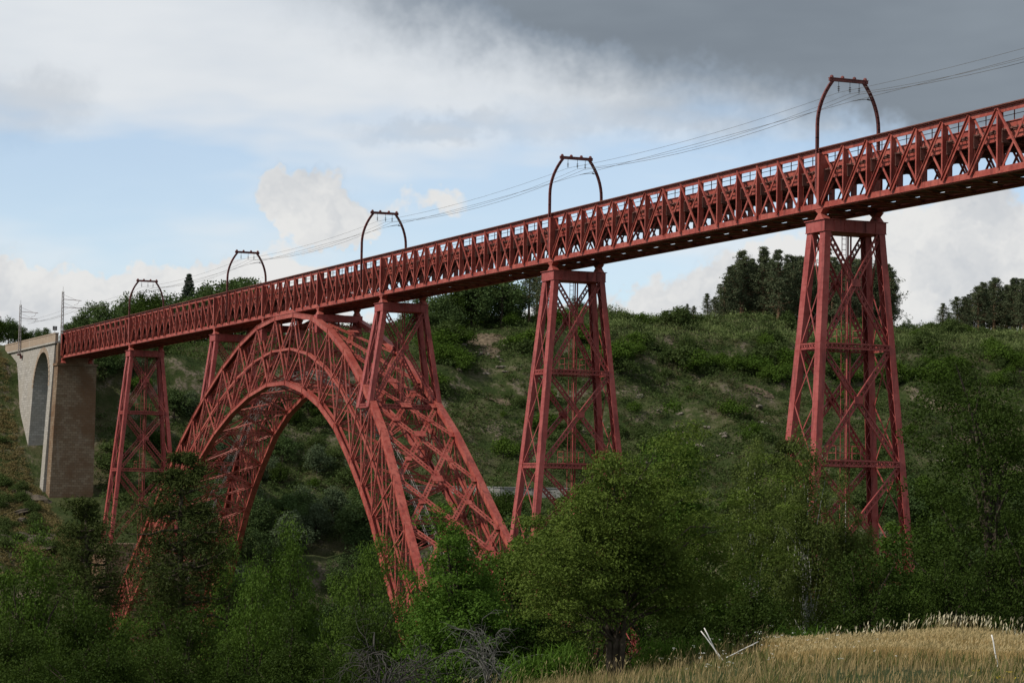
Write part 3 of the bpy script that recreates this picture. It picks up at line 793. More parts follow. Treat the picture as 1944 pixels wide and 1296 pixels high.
def make_mast(X, Y, z0, z1, label, arms):
    t = thing('catenary_mast', (X, Y, z0), label, 'mast', 'lattice masts on the stone viaduct'); h = z1-z0
    q = MB()
    for sx in (-1, 1):
        for sy in (-1, 1): q.bar((sx*.27, sy*.20, 0), (sx*.14, sy*.14, h), .07, .07)
    n = int(h/.7)
    for i in range(n):
        a, b = h*i/n, h*(i+1)/n; wa, wb = .27-.13*i/n, .27-.13*(i+1)/n; f = 1 if i % 2 else -1
        for sy in (-1, 1): q.bar((-f*wa, sy*.18, a), (f*wb, sy*.17, b), .04, .03)
        for sx in (-1, 1): q.bar((sx*wa, -f*.18, a), (sx*wb, f*.17, b), .04, .03)
    link('lattice_shaft', q, M['steel'], t)
    q = MB(); q.tube([(0, 0, h), (0, 0, h+.9)], .03, 5); link('spike', q, M['steel'], t)
    for z in arms:
        q = MB(); q.tube([(0, 0, z), (0, 3.6, z-.12)], .05, 5); q.tube([(0, 0, z+.9), (0, 2.6, z-.05)], .02, 4)
        q.tube([(0, 3.2, z-.12), (0, 2.9, z-.8), (0, 2.2, z-1.0)], .03, 5); link('cantilever_arm', q, M['portal'], t)
    q = MB(); q.box(-.45, .45, -.35, .35, -.3, 0); q.box(-.45, .45, .2, .5, -.9, -.3); link('base_bracket', q, M['portal'], t)
make_mast(-1.25, -2.75, 3.0, 12.9, 'lattice mast at the end of the stone parapet beside the girder', (8.4, 6.9))
make_mast(-32.8, -4.3, 2.3, 12.3, 'lattice mast bracketed to the far stone viaduct wall, at left edge', (8.6, 7.3))
t = thing('track_sign', (-3.6, -3.6, 4.98), 'small black square board on a post on the stone parapet', 'sign')
q = MB(); q.box(-.04, .04, -.04, .04, 0, .6); link('post', q, M['steel'], t)
q = MB(); q.box(-.03, .03, -.42, .42, .55, 1.35); bd = link('board', q, M['black'], t)
q = MB()
for a in ((-.22, .22, .72, .78), (-.22, .22, 1.12, 1.18), (-.22, -.16, .78, 1.12), (.16, .22, .78, 1.12)): q.box(.032, .04, a[0], a[1], a[2], a[3])
link('mark', q, M['white'], bd)

# ------------------------------------------------------------------ trees and plants
rng = np.random.RandomState(11)
def unit(v): return v/np.maximum(np.linalg.norm(v, axis=-1, keepdims=True), 1e-9)
def leaf_mesh(name, cen, spread, per, leaf, mat, up=.3, droop=0., seed=0, aspect=.55, ctint=None, clipr=1.9, tri=False):
    """leaf-sized faces scattered round cluster centres; a tint per leaf"""
    r = np.random.RandomState(seed); C = len(cen)
    idx = np.repeat(np.arange(C), per); n = len(idx)
    g = r.normal(size=(n, 3)); rad = np.linalg.norm(g, axis=1, keepdims=True); g *= np.minimum(1, clipr/rad)
    p = cen[idx] + g*spread[idx]
    nrm = unit(r.normal(size=(n, 3)) + np.array([0, 0, up*2]) + .5*g)
    t = r.normal(size=(n, 3)) + np.array([0, 0, -droop*2.5]); t = unit(t - nrm*np.sum(t*nrm, 1, keepdims=True))
    bt = np.cross(nrm, t); L = leaf*r.uniform(.65, 1.35, (n, 1))*.5
    v = np.stack([p+t*L, p+bt*L*aspect, p-t*L, p-bt*L*aspect], 1).reshape(-1, 3)
    c = 4
    if tri:
        c = 3; v = np.stack([p+t*L*1.3, p-t*L*.8+bt*L*aspect*1.25, p-t*L*.8-bt*L*aspect*1.25], 1).reshape(-1, 3)
    m = bpy.data.meshes.new(name); fast_mesh(m, v, np.arange(c*n).reshape(n, c))
    if ctint is None: ctint = r.uniform(0, 1, C)
    tn = np.clip(.45*ctint[idx] + .55*r.uniform(0, 1, n), 0, 1)
    at = m.attributes.new('tint', 'FLOAT', 'POINT'); at.data.foreach_set('value', np.repeat(tn, c).astype(np.float32))
    m.materials.append(mat); return m
def lump(dirs, r, n=7, amp=.2):
    k = r.normal(size=(n, 3))*2.2; ph = r.uniform(0, 6.28, n)
    return 1 + amp*np.sum(np.sin(dirs@k.T+ph), 1)/math.sqrt(n/2)*.7
def wood_mesh(name, mb, mat):
    m = mb.mesh(name, True); m.materials.append(mat); return m
def curve(a, b, sag, n=5, wob=0, r=None):
    a = np.array(a, float); b = np.array(b, float); out = []
    for i in range(n+1):
        f = i/n; p = a+(b-a)*f; p[2] += sag*math.sin(f*math.pi)
        if wob and 0 < i < n: p += r.normal(size=3)*wob
        out.append(tuple(p))
    return out
def broad_tree(seed, h, rad, leaf, mat, bark, base=.18, ncl=170, per=110, flat=.75, tr=None, lean=0, shape=1.0, cs=.13, limbs=34, up=.3, droop=0., trunks=1, amp=.22, zc=None, inner=.45):
    """deciduous tree: lumpy crown of leaf clusters with gaps, tapered trunk and limbs"""
    r = np.random.RandomState(seed); tr = tr or .022*h+.05
    zb = base*h; rz = (h-zb)/2; c = np.array([lean, 0, zb+rz]) if zc is None else np.array([lean, 0, zc*h])
    d = unit(r.normal(size=(ncl*3, 3))); d = d[d[:, 2] > -.85][:ncl]
    f = inner + (1-inner)*r.uniform(0, 1, len(d))**.6
    L = lump(d, r, amp=amp)
    egg = 1 - .22*shape*np.clip(d[:, 2], 0, 1)
    cen = c + d*(f*L)[:, None]*np.stack([rad*egg, rad*egg, np.full(len(d), rz)], 1)*np.array([1, 1, 1.])*.92
    cen[:, 2] = np.clip(cen[:, 2], zb*.5, None)
    nt = max(6, ncl//14); zt_ = np.linspace(.62, .97, nt)*h
    lead = np.stack([lean+r.normal(size=nt)*rad*.16*(1.15-zt_/h)*2.2, r.normal(size=nt)*rad*.16*(1.15-zt_/h)*2.2, zt_], 1)
    cen = np.vstack([cen, lead]); nn = len(cen)
    sp = np.stack([np.full(nn, rad*cs)]*2 + [np.full(nn, rad*cs*flat)], 1)*r.uniform(.65, 1.35, (nn, 1))
    cm = leaf_mesh('crown', cen, sp, per, leaf, mat, up, droop, seed+1)
    mb = MB()
    for k in range(trunks):
        ox = (k-(trunks-1)/2)*tr*1.35
        pts = [(ox, 0, -.6), (ox*1.1, 0, zb*.5), (ox*1.6+lean*.4, .1, zb+rz*.4), (ox*2.5+lean*.8, r.normal()*.06*rad, zb+rz*1.25), (lean, 0, h*.90)]
        mb.tube(pts, [tr*1.25, tr, tr*.75, tr*.4, tr*.08], 8)
    order = r.permutation(len(cen))[:limbs]
    for j in order:
        e = cen[j]; z0 = min(max(zb*.9+.06*h, e[2]*.62 - .1*rad), h*.7)
        a = (lean*.6*z0/h, 0, z0); k = np.linalg.norm(e-np.array(a))
        mb.tube(curve(a, e, .10*k, 4, .03*k, r), [tr*.36, tr*.28, tr*.2, tr*.12, tr*.05], 5, False)
    return wood_mesh('trunk', mb, bark), cm
def pine_tree(seed, h, rad, mat, bark, base=.45, tiers=13, per=70, leaf=.42, dead=6, ncl=4, lean=0, tr=None, cone=0.):
    """scots pine: bare lower trunk, irregular shelves of needle tufts"""
    r = np.random.RandomState(seed); tr = tr or .016*h+.06; mb = MB()
    ax = lambda z: np.array([lean*(z/h)**2 + .12*math.sin(z*.5+seed), .1*math.sin(z*.41+seed*2), z])
    mb.tube([tuple(ax(z)) for z in np.linspace(-.6, h*.96, 9)], list(np.linspace(tr*1.2, tr*.2, 9)), 7)
    cen = []; sp = []
    for i in range(tiers):
        f = (i+r.uniform(0, .8))/tiers; z = h*(base+(1-base)*f)
        reach = rad*(.55+.55*math.sin(math.pi*min(1, .25+f*.80)))*r.uniform(.65, 1.15)*(1 if f < .85 else .6)*(1-cone*f)
        a0 = r.uniform(0, 6.28)
        for k in range(r.randint(3, 6)):
            a = a0+k*2.2+r.uniform(-.5, .5); ln = reach*r.uniform(.55, 1.05)
            s = ax(z); e = s+np.array([math.cos(a)*ln, math.sin(a)*ln, ln*r.uniform(-.10, .30)])
            mb.tube(curve(s, e, -.06*ln, 4, .03*ln, r), [tr*.30, tr*.24, tr*.18, tr*.10, tr*.05], 5, False)
            for q in range(ncl):
                u = r.uniform(.40, 1.05); p = s+(e-s)*u+r.normal(size=3)*ln*.16*np.array([1, 1, .8]); p[2] += .05*ln
                cen.append(p); sp.append([ln*.15+.12, ln*.15+.12, ln*.10+.12])
    cen.append(ax(h*.97)); sp.append([rad*.2, rad*.2, rad*.15])
    for i in range(dead):
        z = h*r.uniform(.2, base+.15); a = r.uniform(0, 6.28); ln = rad*r.uniform(.4, .9); s = ax(z)
        e = s+np.array([math.cos(a)*ln, math.sin(a)*ln, -ln*r.uniform(0, .25)])
        mb.tube(curve(s, e, .05*ln, 4, .06*ln, r), [tr*.2, tr*.16, tr*.11, tr*.07, tr*.03], 4, False)
    cm = leaf_mesh('crown', np.array(cen), np.array(sp), per, leaf, mat, .25, -.15, seed+1, .22)
    return wood_mesh('trunk', mb, bark), cm
def spruce_tree(seed, h, rad, mat, bark, per=26, leaf=.42):
    r = np.random.RandomState(seed); mb = MB(); mb.tube([(0, 0, -.5), (0, 0, h*.5), (0, 0, h)], [.02*h, .012*h, .002*h], 7)
    cen = []; sp = []; z = h*.06
    while z < h*.985:
        f = 1-z/h; ln = rad*f**.85*r.uniform(.8, 1.15)+.1; n = max(3, int(4+5*f)); a0 = r.uniform(0, 6)
        for k in range(n):
            a = a0+6.283*k/n+r.uniform(-.2, .2); l2 = ln*r.uniform(.75, 1.1)
            for u in (.35, .65, .95):
                cen.append((math.cos(a)*l2*u, math.sin(a)*l2*u, z-l2*.28*u)); sp.append((l2*.13+.08, l2*.13+.08, .07+l2*.05))
            mb.tube([(0, 0, z), (math.cos(a)*l2, math.sin(a)*l2, z-l2*.28)], [.03, .01], 4, False)
        z += max(.5, .062*h)*(.55+.6*f)
    return wood_mesh('trunk', mb, bark), leaf_mesh('crown', np.array(cen), np.array(sp), per, leaf, mat, .3, .2, seed, .25)
def bare_shrub(seed, h, rad, n=26, arch=.5, tw=.035, depth=3, fan=1.0):
    r = np.random.RandomState(seed); mb = MB()
    def grow(p, d, ln, rd, lev):
        pts = [p]; q = np.array(p); dd = np.array(d)
        for i in range(4):
            dd = unit(dd + r.normal(size=3)*.22 + np.array([0, 0, -arch*.22*(i+1)*(.4+.3*lev)])); q = q+dd*ln/4; pts.append(q.copy())
        mb.tube([tuple(x) for x in pts], [rd, rd*.85, rd*.7, rd*.5, rd*.3], 4, False)
        if lev < depth:
            for k in range(4 if lev else 5):
                b = pts[r.randint(1, 5)]; nd = unit(dd + r.normal(size=3)*.75*fan); grow(b, nd, ln*r.uniform(.45, .75), rd*.5, lev+1)
    for i in range(n):
        a = r.uniform(0, 6.283); t_ = r.uniform(.25, 1.05)*rad/h
        d = unit(np.array([math.cos(a)*t_, math.sin(a)*t_, 1.0])); grow(np.array([math.cos(a)*.15, math.sin(a)*.15, -.2]), d, h*r.uniform(.45, .8), tw, 1)
    return mb
counts = {}
def plant(name, meshes, x, y, label, cat, group=None, scale=1., rot=None, sz=None, sink=0., z=None):
    """a thing at the plant's foot, with its trunk and crown as parts"""
    zz = hz(x, y)-sink if z is None else z
    t = thing(name, (x, y, zz), label, cat, group)
    t.rotation_euler.z = rng.uniform(0, 6.283) if rot is None else rot
    t.scale = (scale, scale, sz or scale)
    tmn = ('trunk', 'crown') if 'shrub' not in name and 'bush' not in name else ('stem', 'foliage')
    for nm, me in zip(tmn, meshes): link(nm, me, None, t)
    return t
def tree_at(d, u, vtop, builder):
    """foot and height from distance, bearing and the elevation of the top"""
    x, y = spot(d, u); z = hz(x, y); return x, y, zrow(d, vtop, u)-z
VF = math.atan2(FWD.y, FWD.x)-math.pi/2        # turns a model's +Y to look away from the viewer

def hero(name, d, u, vtop, wpx, kind, label, cat='tree', seed=1, **kw):
    x, y = spot(d, u); z = hz(x, y); h = zrow(d, vtop, u)-z; rad = wpx/2*d/FPX
    bld = kw.pop('bld', broad_tree); ms = bld(seed, h, rad, **kw)
    return plant(name, ms, x, y, label, cat, 'trees below the field' if name != 'field_tree' else None, 1, VF)
DK = [(99, 1035, 1085, 250, 'dark low tree left behind the olive tree'), (101, 1125, 1075, 240, 'dark low tree directly behind the olive tree trunk')]
hero('field_tree', 85, 1172, 862, 520, None, 'broad olive green tree with dark trunk standing in the dry grass', seed=3,
     leaf=.105, mat=L_['olive'], bark=M['bark'], base=.10, ncl=520, per=170, flat=.40, tr=.13, cs=.070, limbs=70, up=.5, trunks=3, shape=.5, zc=.53, amp=.42, inner=.25)
hero('leafy_tree', 108, 1275, 812, 290, None, 'bright green tree rising just behind the broad olive tree', seed=7,
     leaf=.15, mat=L_['mid'], bark=M['bark'], base=.12, ncl=240, per=150, cs=.10, amp=.34)
hero('leafy_tree', 106, 985, 1020, 200, None, 'green tree between the feathery tree and the olive tree', seed=15, leaf=.15, mat=L_['mid'], bark=M['bark'], base=.05, ncl=200, per=130, cs=.11, amp=.3)
hero('feathery_tree', 98, 872, 985, 310, None, 'light green feathery tree in front of the right foot of the arch', seed=12,
     leaf=.12, mat=L_['fresh'], bark=M['bark'], base=.10, ncl=300, per=190, flat=.5, cs=.105, up=.4, trunks=2, amp=.32, limbs=55, inner=.2)
for k, (d, u, v, wpx, lab) in enumerate([(118, 1432, 822, 175, 'birch with pale drooping foliage left of the near tall pier'), (114, 1533, 845, 180, 'birch with straight white trunk directly below the near tall pier'),
                                    (116, 1605, 890, 160, 'third birch from the left, right of the straight white trunk'), (121, 1490, 850, 150, 'birch standing behind the two white trunked birches')]):
    hero('birch_tree', d, u, v, wpx, None, lab, seed=30+k, leaf=.115, mat=L_['birch'], bark=M['birchbark'], base=.12, ncl=210, per=160, flat=1.6, tr=.11, cs=.105, droop=.8, up=0, limbs=40, shape=1.2, amp=.2, inner=.2)
hero('dark_tree', 108, 1880, 735, 330, None, 'big dark green tree filling the right edge above the cereal field', seed=41,
     leaf=.14, mat=L_['dark'], bark=M['bark'], base=.06, ncl=360, per=140, cs=.10, amp=.30)
hero('leafy_tree', 116, 1760, 1000, 170, None, 'low green tree between the near pier and the big dark tree', seed=43, leaf=.2, mat=L_['mid'], bark=M['bark'], base=.1, ncl=150, per=110, amp=.3)
hero('leafy_tree', 125, 1690, 985, 130, None, 'slim green tree in front of the near pier right leg', seed=44, leaf=.2, mat=L_['mid'], bark=M['bark'], base=.1, ncl=110, per=90, amp=.3, cs=.16)
DK.append((104, 1640, 1060, 260, 'dark low tree behind the middle of the cereal field'))
DK.append((102, 1430, 1050, 250, 'dark low tree behind the crossed white stakes'))
DK.append((103, 1800, 1050, 260, 'dark low tree under the big dark tree at right'))
DK.append((105, 1970, 1000, 260, 'dark tree cut by the right frame edge behind the cereal'))
DK.append((101, 1310, 1080, 220, 'dark low tree right of the olive tree trunk'))
# left group below the arch
hero('pine_tree', 150, 345, 868, 250, None, 'tall spreading pine with dead grey boughs before the left foot of the arch', seed=52, bld=pine_tree, mat=L_['pine'], bark=M['bark'], base=.44, tiers=19, per=100, leaf=.28, dead=16, ncl=5)
hero('pine_tree', 160, 165, 945, 210, None, 'dark pine left of the spreading pine, below the stone end pier', seed=57, bld=pine_tree, mat=L_['pine'], bark=M['bark'], base=.22, tiers=22, per=80, leaf=.28, dead=6, ncl=5)
hero('pine_tree', 130, 1495, 822, 150, None, 'small dark pine behind the birches left of the near pier', seed=59, bld=pine_tree, mat=L_['pine'], bark=M['bark'], base=.2, tiers=18, per=65, leaf=.28, dead=3, ncl=4)
LT = [(150, 560, 1012, 200, 'mid', 'leafy_tree', 'round topped green tree under the middle of the arch'), (140, 700, 1050, 190, 'mid', 'leafy_tree', 'green tree left of the right foot of the arch'),
      (132, 60, 1020, 260, 'mid', 'leafy_tree', 'broad green tree at the left frame edge'), (126, 480, 1095, 220, 'mid', 'leafy_tree', 'yellowish green tree below the left end of the arch'),
      (120, 150, 1120, 260, 'dark', 'dark_tree', 'dark green tree low at the left below the pines'), (112, 350, 1165, 260, 'dark', 'dark_tree', 'dark green tree in front of the spreading pine trunk'),
      (108, 560, 1150, 260, 'dark', 'dark_tree', 'dark green tree at bottom below the round topped tree'), (110, 30, 1170, 260, 'dark', 'dark_tree', 'dark tree in the bottom left corner'),
      (104, 700, 1170, 230, 'dark', 'dark_tree', 'dark tree at bottom beside the grey dead brush'), (100, 440, 1215, 260, 'dark', 'dark_tree', 'lowest dark tree at bottom left of the dead brush'),
      (98, 210, 1215, 260, 'dark', 'dark_tree', 'lowest dark tree at the bottom left'), (101, 930, 1140, 220, 'mid', 'leafy_tree', 'lowest green tree between feathery tree and olive tree'),
      (165, 440, 1050, 150, 'fresh', 'leafy_tree', 'fresh green tree right of the spreading pine'), (128, 235, 1190, 170, 'mid', 'leafy_tree', 'green tree between the two pines'),
      (106, 820, 1150, 180, 'dark', 'dark_tree', 'dark tree under the feathery tree'), (97, 620, 1235, 240, 'dark', 'dark_tree', 'lowest dark tree left of the dead brush'), (96, 60, 1245, 260, 'dark', 'dark_tree', 'lowest dark tree in the bottom left corner'),
      (98, 330, 1240, 240, 'dark', 'dark_tree', 'lowest dark tree between two others at the bottom left')]
PR = {}
def proto(mt, k):
    key = (mt, k % (3 if mt != 'fresh' else 1))
    if key not in PR: PR[key] = broad_tree(70+k+len(PR)*3, 12., 4.5, .17, L_[mt], M['bark'], base=.06, ncl=170, per=140, cs=.098, amp=.36, inner=.5)
    return PR[key]
LT += [(a, b_2, c, e, 'dark', 'dark_tree', f) for a, b_2, c, e, f in DK]
for k, (d, u, v, wpx, mt, nm, lab) in enumerate(LT):
    ms = proto(mt, k); x, y = spot(d, u); h = zrow(d, v, u)-hz(x, y); sc = wpx/2*d/FPX/4.5
    plant(nm, ms, x, y, lab, 'tree', 'trees below the field', sc, None, h/12.)
# dead and lichen grey shrubs
x, y = spot(88, 735); mb = bare_shrub(5, 3.6, 2.0, 20, .55, .035, 3)
tag(link('dead_bush', wood_mesh('dead_bush', mb, M['deadbrush']), None, None, (x, y, zrow(88, 1312, 735))), 'heap of dark grey dead branches at the bottom centre', 'dead bush')
x, y = spot(92, 935); mb = bare_shrub(9, 3.4, 1.3, 14, .35, .03, 3)
tag(link('dead_bush', wood_mesh('dead_bush', mb, M['greybark']), None, None, (x, y, zrow(92, 1288, 935))), 'pale grey bare shrub left of the olive tree', 'dead bush')

# far trees: a few grown kinds, each copied to its own place
fd = [broad_tree(200+i, 9, 4.2, .42, L_['fardec'], M['bark'], base=.10, ncl=95, per=48, cs=.16, amp=.3, limbs=14) for i in range(5)]
fg = [broad_tree(220+i, 9, 4.4, .42, L_['greypl'], M['bark'], base=.04, ncl=95, per=48, cs=.16, amp=.3, limbs=10) for i in range(2)]
fk = [broad_tree(240+i, 9, 4.0, .42, L_['dark'], M['bark'], base=.06, ncl=95, per=48, cs=.16, amp=.3, limbs=10) for i in range(3)]
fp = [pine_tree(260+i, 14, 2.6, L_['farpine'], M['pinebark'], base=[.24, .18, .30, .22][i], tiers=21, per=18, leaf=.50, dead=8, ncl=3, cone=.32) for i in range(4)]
fs = spruce_tree(280, 10, 2.6, L_['spruce'], M['bark'])
sb = [broad_tree(300+i, 2.2, 1.7, .24, L_['scrub'], M['bark'], base=.0, ncl=46, per=36, cs=.2, amp=.35, limbs=5, tr=.05) for i in range(4)]
sd_ = [broad_tree(320+i, 2.4, 1.7, .24, L_['mid'], M['bark'], base=.0, ncl=46, per=36, cs=.2, amp=.35, limbs=5, tr=.05) for i in range(2)]
def far(kindlist, d, u, h, name, label, group, h0=9., seed=None, cat='tree', wide=None):
    x, y = spot(d, u); s = h/h0; wd = (wide or 1)*s
    t = plant(name, kindlist[rng.randint(len(kindlist))], x, y, label, cat, group, wd, None, s, .15)
    return t
# trees along the plateau left, behind the girder
for u, d, h, kl, nm, lab, gr in [(165, 585, 11.5, fd, 'leafy_tree', 'round green tree behind the girder end by the stone parapet', 'trees on the left skyline'),
        (205, 590, 10.5, fk, 'leafy_tree', 'darkest tree behind the girder left of the first portal', 'trees on the left skyline'),
        (347, 590, zrow(590, 518, 347)-hz(*spot(590, 347)), [fs], 'spruce_tree', 'lone pointed spruce above the skyline trees', None)]:
    far(kl, d, u, h, nm, lab, gr, 10. if nm == 'spruce_tree' else 9.)
for u, v in [(120, 612), (132, 604), (148, 588), (186, 574), (226, 566), (240, 560), (258, 560), (274, 556), (290, 559), (305, 560), (322, 561), (337, 566), (360, 556), (373, 546), (386, 549), (398, 538), (410, 546), (427, 533), (440, 531), (450, 529), (462, 531), (474, 533), (495, 550), (5, 602), (-12, 600), (18, 611), (32, 618), (48, 626), (62, 624), (75, 621), (88, 630)]:
    d = rng.uniform(560, 600) if u > 115 else rng.uniform(555, 580); x, y = spot(d, u); h = zrow(d, v, u)-hz(x, y)
    far(fd if rng.rand() < .72 else fk, d, u, h, 'leafy_tree', 'green tree in the skyline row ' + ('left of the stone parapet' if u < 115 else ('between parapet and first portal' if u < 240 else ('beside the lone spruce' if u < 400 else 'under the second portal'))), 'trees on the left skyline', wide=.8*9/h*h/9 if h < 12 else .8)
for u, h in [(835, 10), (862, 11.5), (888, 12), (915, 12.5), (945, 13), (965, 10.5), (850, 8), (900, 9), (780, 9), (810, 9)]:
    far(fd+fk[:1], rng.uniform(560, 580), u, h, 'leafy_tree', 'dark green tree on the slope top between arch and tall pier', 'trees between arch and tall pier')
for u, h in [(998, 14.5), (1012, 15.5), (1024, 14)]:
    far(fp, rng.uniform(560, 575), u, h, 'pine_tree', 'thin pine on the skyline left of the tall pier', 'thin pines by the tall pier', 14.)
for u, h in [(1300, 4.5), (1312, 4.0), (1338, 7.5), (1352, 6)]:
    far(fp, rng.uniform(590, 600), u, h, 'pine_tree', 'small pine left of the skyline pine wood', 'small pines left of the wood', 14., wide=1.4)
for i, u in enumerate(np.linspace(1366, 1692, 62)):
    e = sstep(u, 1350, 1420)*(1-.25*sstep(u, 1660, 1700)); h = (10.5+8.0*e)*rng.uniform(.9, 1.08)
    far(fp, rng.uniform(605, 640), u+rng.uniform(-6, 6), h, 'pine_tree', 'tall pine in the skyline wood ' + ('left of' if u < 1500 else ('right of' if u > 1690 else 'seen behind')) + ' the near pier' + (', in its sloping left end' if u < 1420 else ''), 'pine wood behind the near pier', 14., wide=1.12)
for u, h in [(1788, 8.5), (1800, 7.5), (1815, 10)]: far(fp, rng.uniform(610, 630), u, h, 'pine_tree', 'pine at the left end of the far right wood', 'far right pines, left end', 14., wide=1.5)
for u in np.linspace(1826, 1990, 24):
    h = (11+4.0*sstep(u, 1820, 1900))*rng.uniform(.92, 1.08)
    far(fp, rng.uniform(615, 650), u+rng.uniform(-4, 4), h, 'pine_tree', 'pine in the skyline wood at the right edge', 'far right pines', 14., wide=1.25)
for u, h in [(1722, 3.6), (1712, 2.6), (1085, 5), (1098, 4)]: far(fd, 600, u, h, 'leafy_tree', 'small bushy tree alone on the right skyline', 'small skyline trees')
# wood on the lower far slope, seen through and beside the arch
def slope_trees(n, u0, u1, d0, d1, hh, kl, label, group, cond=None):
    k = 0; tries = 0
    while k < n and tries < n*30:
        tries += 1; u = rng.uniform(u0, u1); d = rng.uniform(d0, d1); x, y = spot(d, u); z = hz(x, y)
        if abs(y) < 9 or (cond and not cond(x, y, z)): continue
        h = rng.uniform(*hh); lb = label + (', tall, ' if h > sum(hh)/2 else ', low, ') + ('left of the arch crown' if u < 545 else ('right of the arch crown' if u < 830 else ('left of the near pier' if u < 1530 else 'right of the near pier')))
        far(kl, d, u, h, 'leafy_tree', lb, lb.split(',')[0]+lb.split(',')[-1], wide=1.15); k += 1
slope_trees(60, 180, 760, 395, 470, (5.5, 9), fd+fg, 'green tree in the wood beneath the arch', 'wood beneath the arch', lambda x, y, z: -60 < z < -22)
slope_trees(34, 180, 760, 450, 545, (4, 7), fd+fk+fg, 'tree on the wooded slope behind the arch', 'trees on the slope behind the arch', lambda x, y, z: -24 < z < 3)
slope_trees(26, 700, 1500, 380, 480, (5, 8), fd+fk, 'tree low on the far slope', 'trees low on the far slope', lambda x, y, z: -60 < z < -29)
slope_trees(22, 1690, 1960, 400, 520, (6, 9), fd+fk, 'tree at the far slope foot', 'trees low at right', lambda x, y, z: -60 < z < -26)
# shrubs one can pick out on the far slope
def where(u, z):
    a = 'below the skyline' if z > 4 else ('on the middle of the slope' if z > -12 else 'low on the slope')
    if u < 480: b_ = 'behind the left half of the arch'
    elif u < 830: b_ = 'behind the right half of the arch'
    elif u < 1030: b_ = 'between arch and tall pier'
    elif u < 1300: b_ = 'just right of the tall middle pier'
    elif u < 1530: b_ = 'just left of the near pier'
    elif u < 1700: b_ = 'behind the near pier'
    else: b_ = 'right of the near pier'
    return a + ' ' + b_
BARE = [(912, 646, 5., 2.6), (925, 668, 3., 1.4), (950, 765, 3., 1.2), (1440, 745, 3.5, .9), (1815, 775, 4.5, 1.1), (1850, 850, 4., 1.1)]
BP = []
for u, v, ra, rb in BARE:                      # earth scars where the slope has slipped
    x, y = ray_ground(u, v); BP.append((x, y, ra, rb))
def bare(x, y, grow=1.):
    x = np.asarray(x, float); y = np.asarray(y, float); out = np.zeros(np.broadcast(x, y).shape, bool)
    for bx, by, ra, rb in BP:
        e1 = (x-bx)*.43+(y-by)*.90; e2 = (x-bx)*.90-(y-by)*.43
        out = out | ((e1/ra)**2+(e2/rb/1.6)**2 < grow*(1+.45*nC(x*1.3, y*1.3)))
    return out
def slope_shrubs(n, u0, u1, d0, d1, hh, kl, label, group, cond=None, name='round_shrub'):
    k = 0; tries = 0
    while k < n and tries < n*40:
        tries += 1; u = rng.uniform(u0, u1); d = rng.uniform(d0, d1); x, y = spot(d, u); z = hz(x, y)
        if abs(y) < 6 or (cond and not cond(x, y, z)) or bool(bare(x, y, 1.3)): continue
        h = rng.uniform(*hh); s = h/2.2; ki = rng.randint(len(kl)); lb = label
        if u > 160: lb = ('large ' if h > 2.7 else 'small ') + ('olive' if ki < 4 else 'green') + ' shrub ' + where(u, z)
        plant(name, kl[ki], x, y, lb, 'shrub', group if u <= 160 else lb.replace('shrub', 'shrubs'), s*rng.uniform(.9, 1.5), None, s, .15); k += 1
slope_shrubs(64, 1080, 1970, 540, 620, (2.2, 4.4), sd_+sb[:1], 'shrub', 'shrubs', lambda x, y, z: 2 < z < 10.5)
slope_shrubs(16, 815, 872, 500, 580, (2.4, 4.6), sd_+sb[:1], 'shrub', 'shrubs', lambda x, y, z: -4 < z < 10)
slope_shrubs(170, 830, 1960, 440, 620, (1.2, 4.2), sb+sd_, 'round green shrub on the open slope behind the tall piers', 'shrubs on the open slope', lambda x, y, z: -30 < z < 17)
slope_shrubs(50, 160, 830, 430, 600, (1.5, 3.5), sb+sd_, 'round green shrub on the slope behind the arch', 'shrubs behind the arch', lambda x, y, z: -30 < z < 8)
slope_shrubs(36, -10, 190, 420, 520, (1.0, 2.4), sb, 'low shrub on the dry bank left of the stone viaduct', 'shrubs on the left bank', lambda x, y, z: y < -8 and z < 8)
# uncountable low scrub, heath and broom
def tuft_field(name, label, cat, pts, hts, leaf, mat, per, seed, asp=.5, up=.3, droop=0., wide=1.):
    cen = np.stack([pts[:, 0], pts[:, 1], height(pts[:, 0], pts[:, 1]) + hts*.42], 1)
    m = leaf_mesh(name, cen, np.stack([hts*.75*wide, hts*.75*wide, hts*.34], 1), per, leaf*1.08, mat, up, droop, seed, asp, clipr=1.6, tri=True)
    return tag(link(name, m), label, cat, kind='stuff')
def scatter(n, u0, u1, d0, d1, cond, seed):
    r = np.random.RandomState(seed); out = []
    while len(out) < n:
        u = r.uniform(u0, u1, 4000); d = r.uniform(d0, d1, 4000)
        lat = (u-972)/FPX; x = CAM.x+FWD.x*d+RGT.x*d*lat; y = CAM.y+FWD.y*d+RGT.y*d*lat; z = height(x, y)
        ok = cond(x, y, z, r)
        if d0 > 300: ok = ok & (~bare(x, y) | (r.uniform(0, 1, len(x)) < .3))
        out += list(np.stack([x[ok], y[ok]], 1))
    return np.array(out[:n])
pts = scatter(11000, 120, 1990, 410, 650, lambda x, y, z, r: (np.abs(y) > 6) & (z > -34) & (z < 23) & (nB(x*.8, y*.8)+.5*nC(x, y) > -.9), 1)
tuft_field('low_scrub', 'low green scrub spread over the far slope', 'scrub', pts, np.random.RandomState(2).uniform(.6, 1.0, len(pts))**2*2.3, .40, L_['scrub'], 31, 3)
pts = scatter(5500, -10, 1990, 410, 650, lambda x, y, z, r: (np.abs(y) > 6) & (z > -34) & (z < 23) & (nB(x*.8+40, y*.8)+.5*nC(x, y) > -.1), 4)
tuft_field('heath', 'brownish heath and dry growth over the far slope', 'heath', pts, np.random.RandomState(5).uniform(.35, .95, len(pts)), .30, L_['heath'], 26, 6)
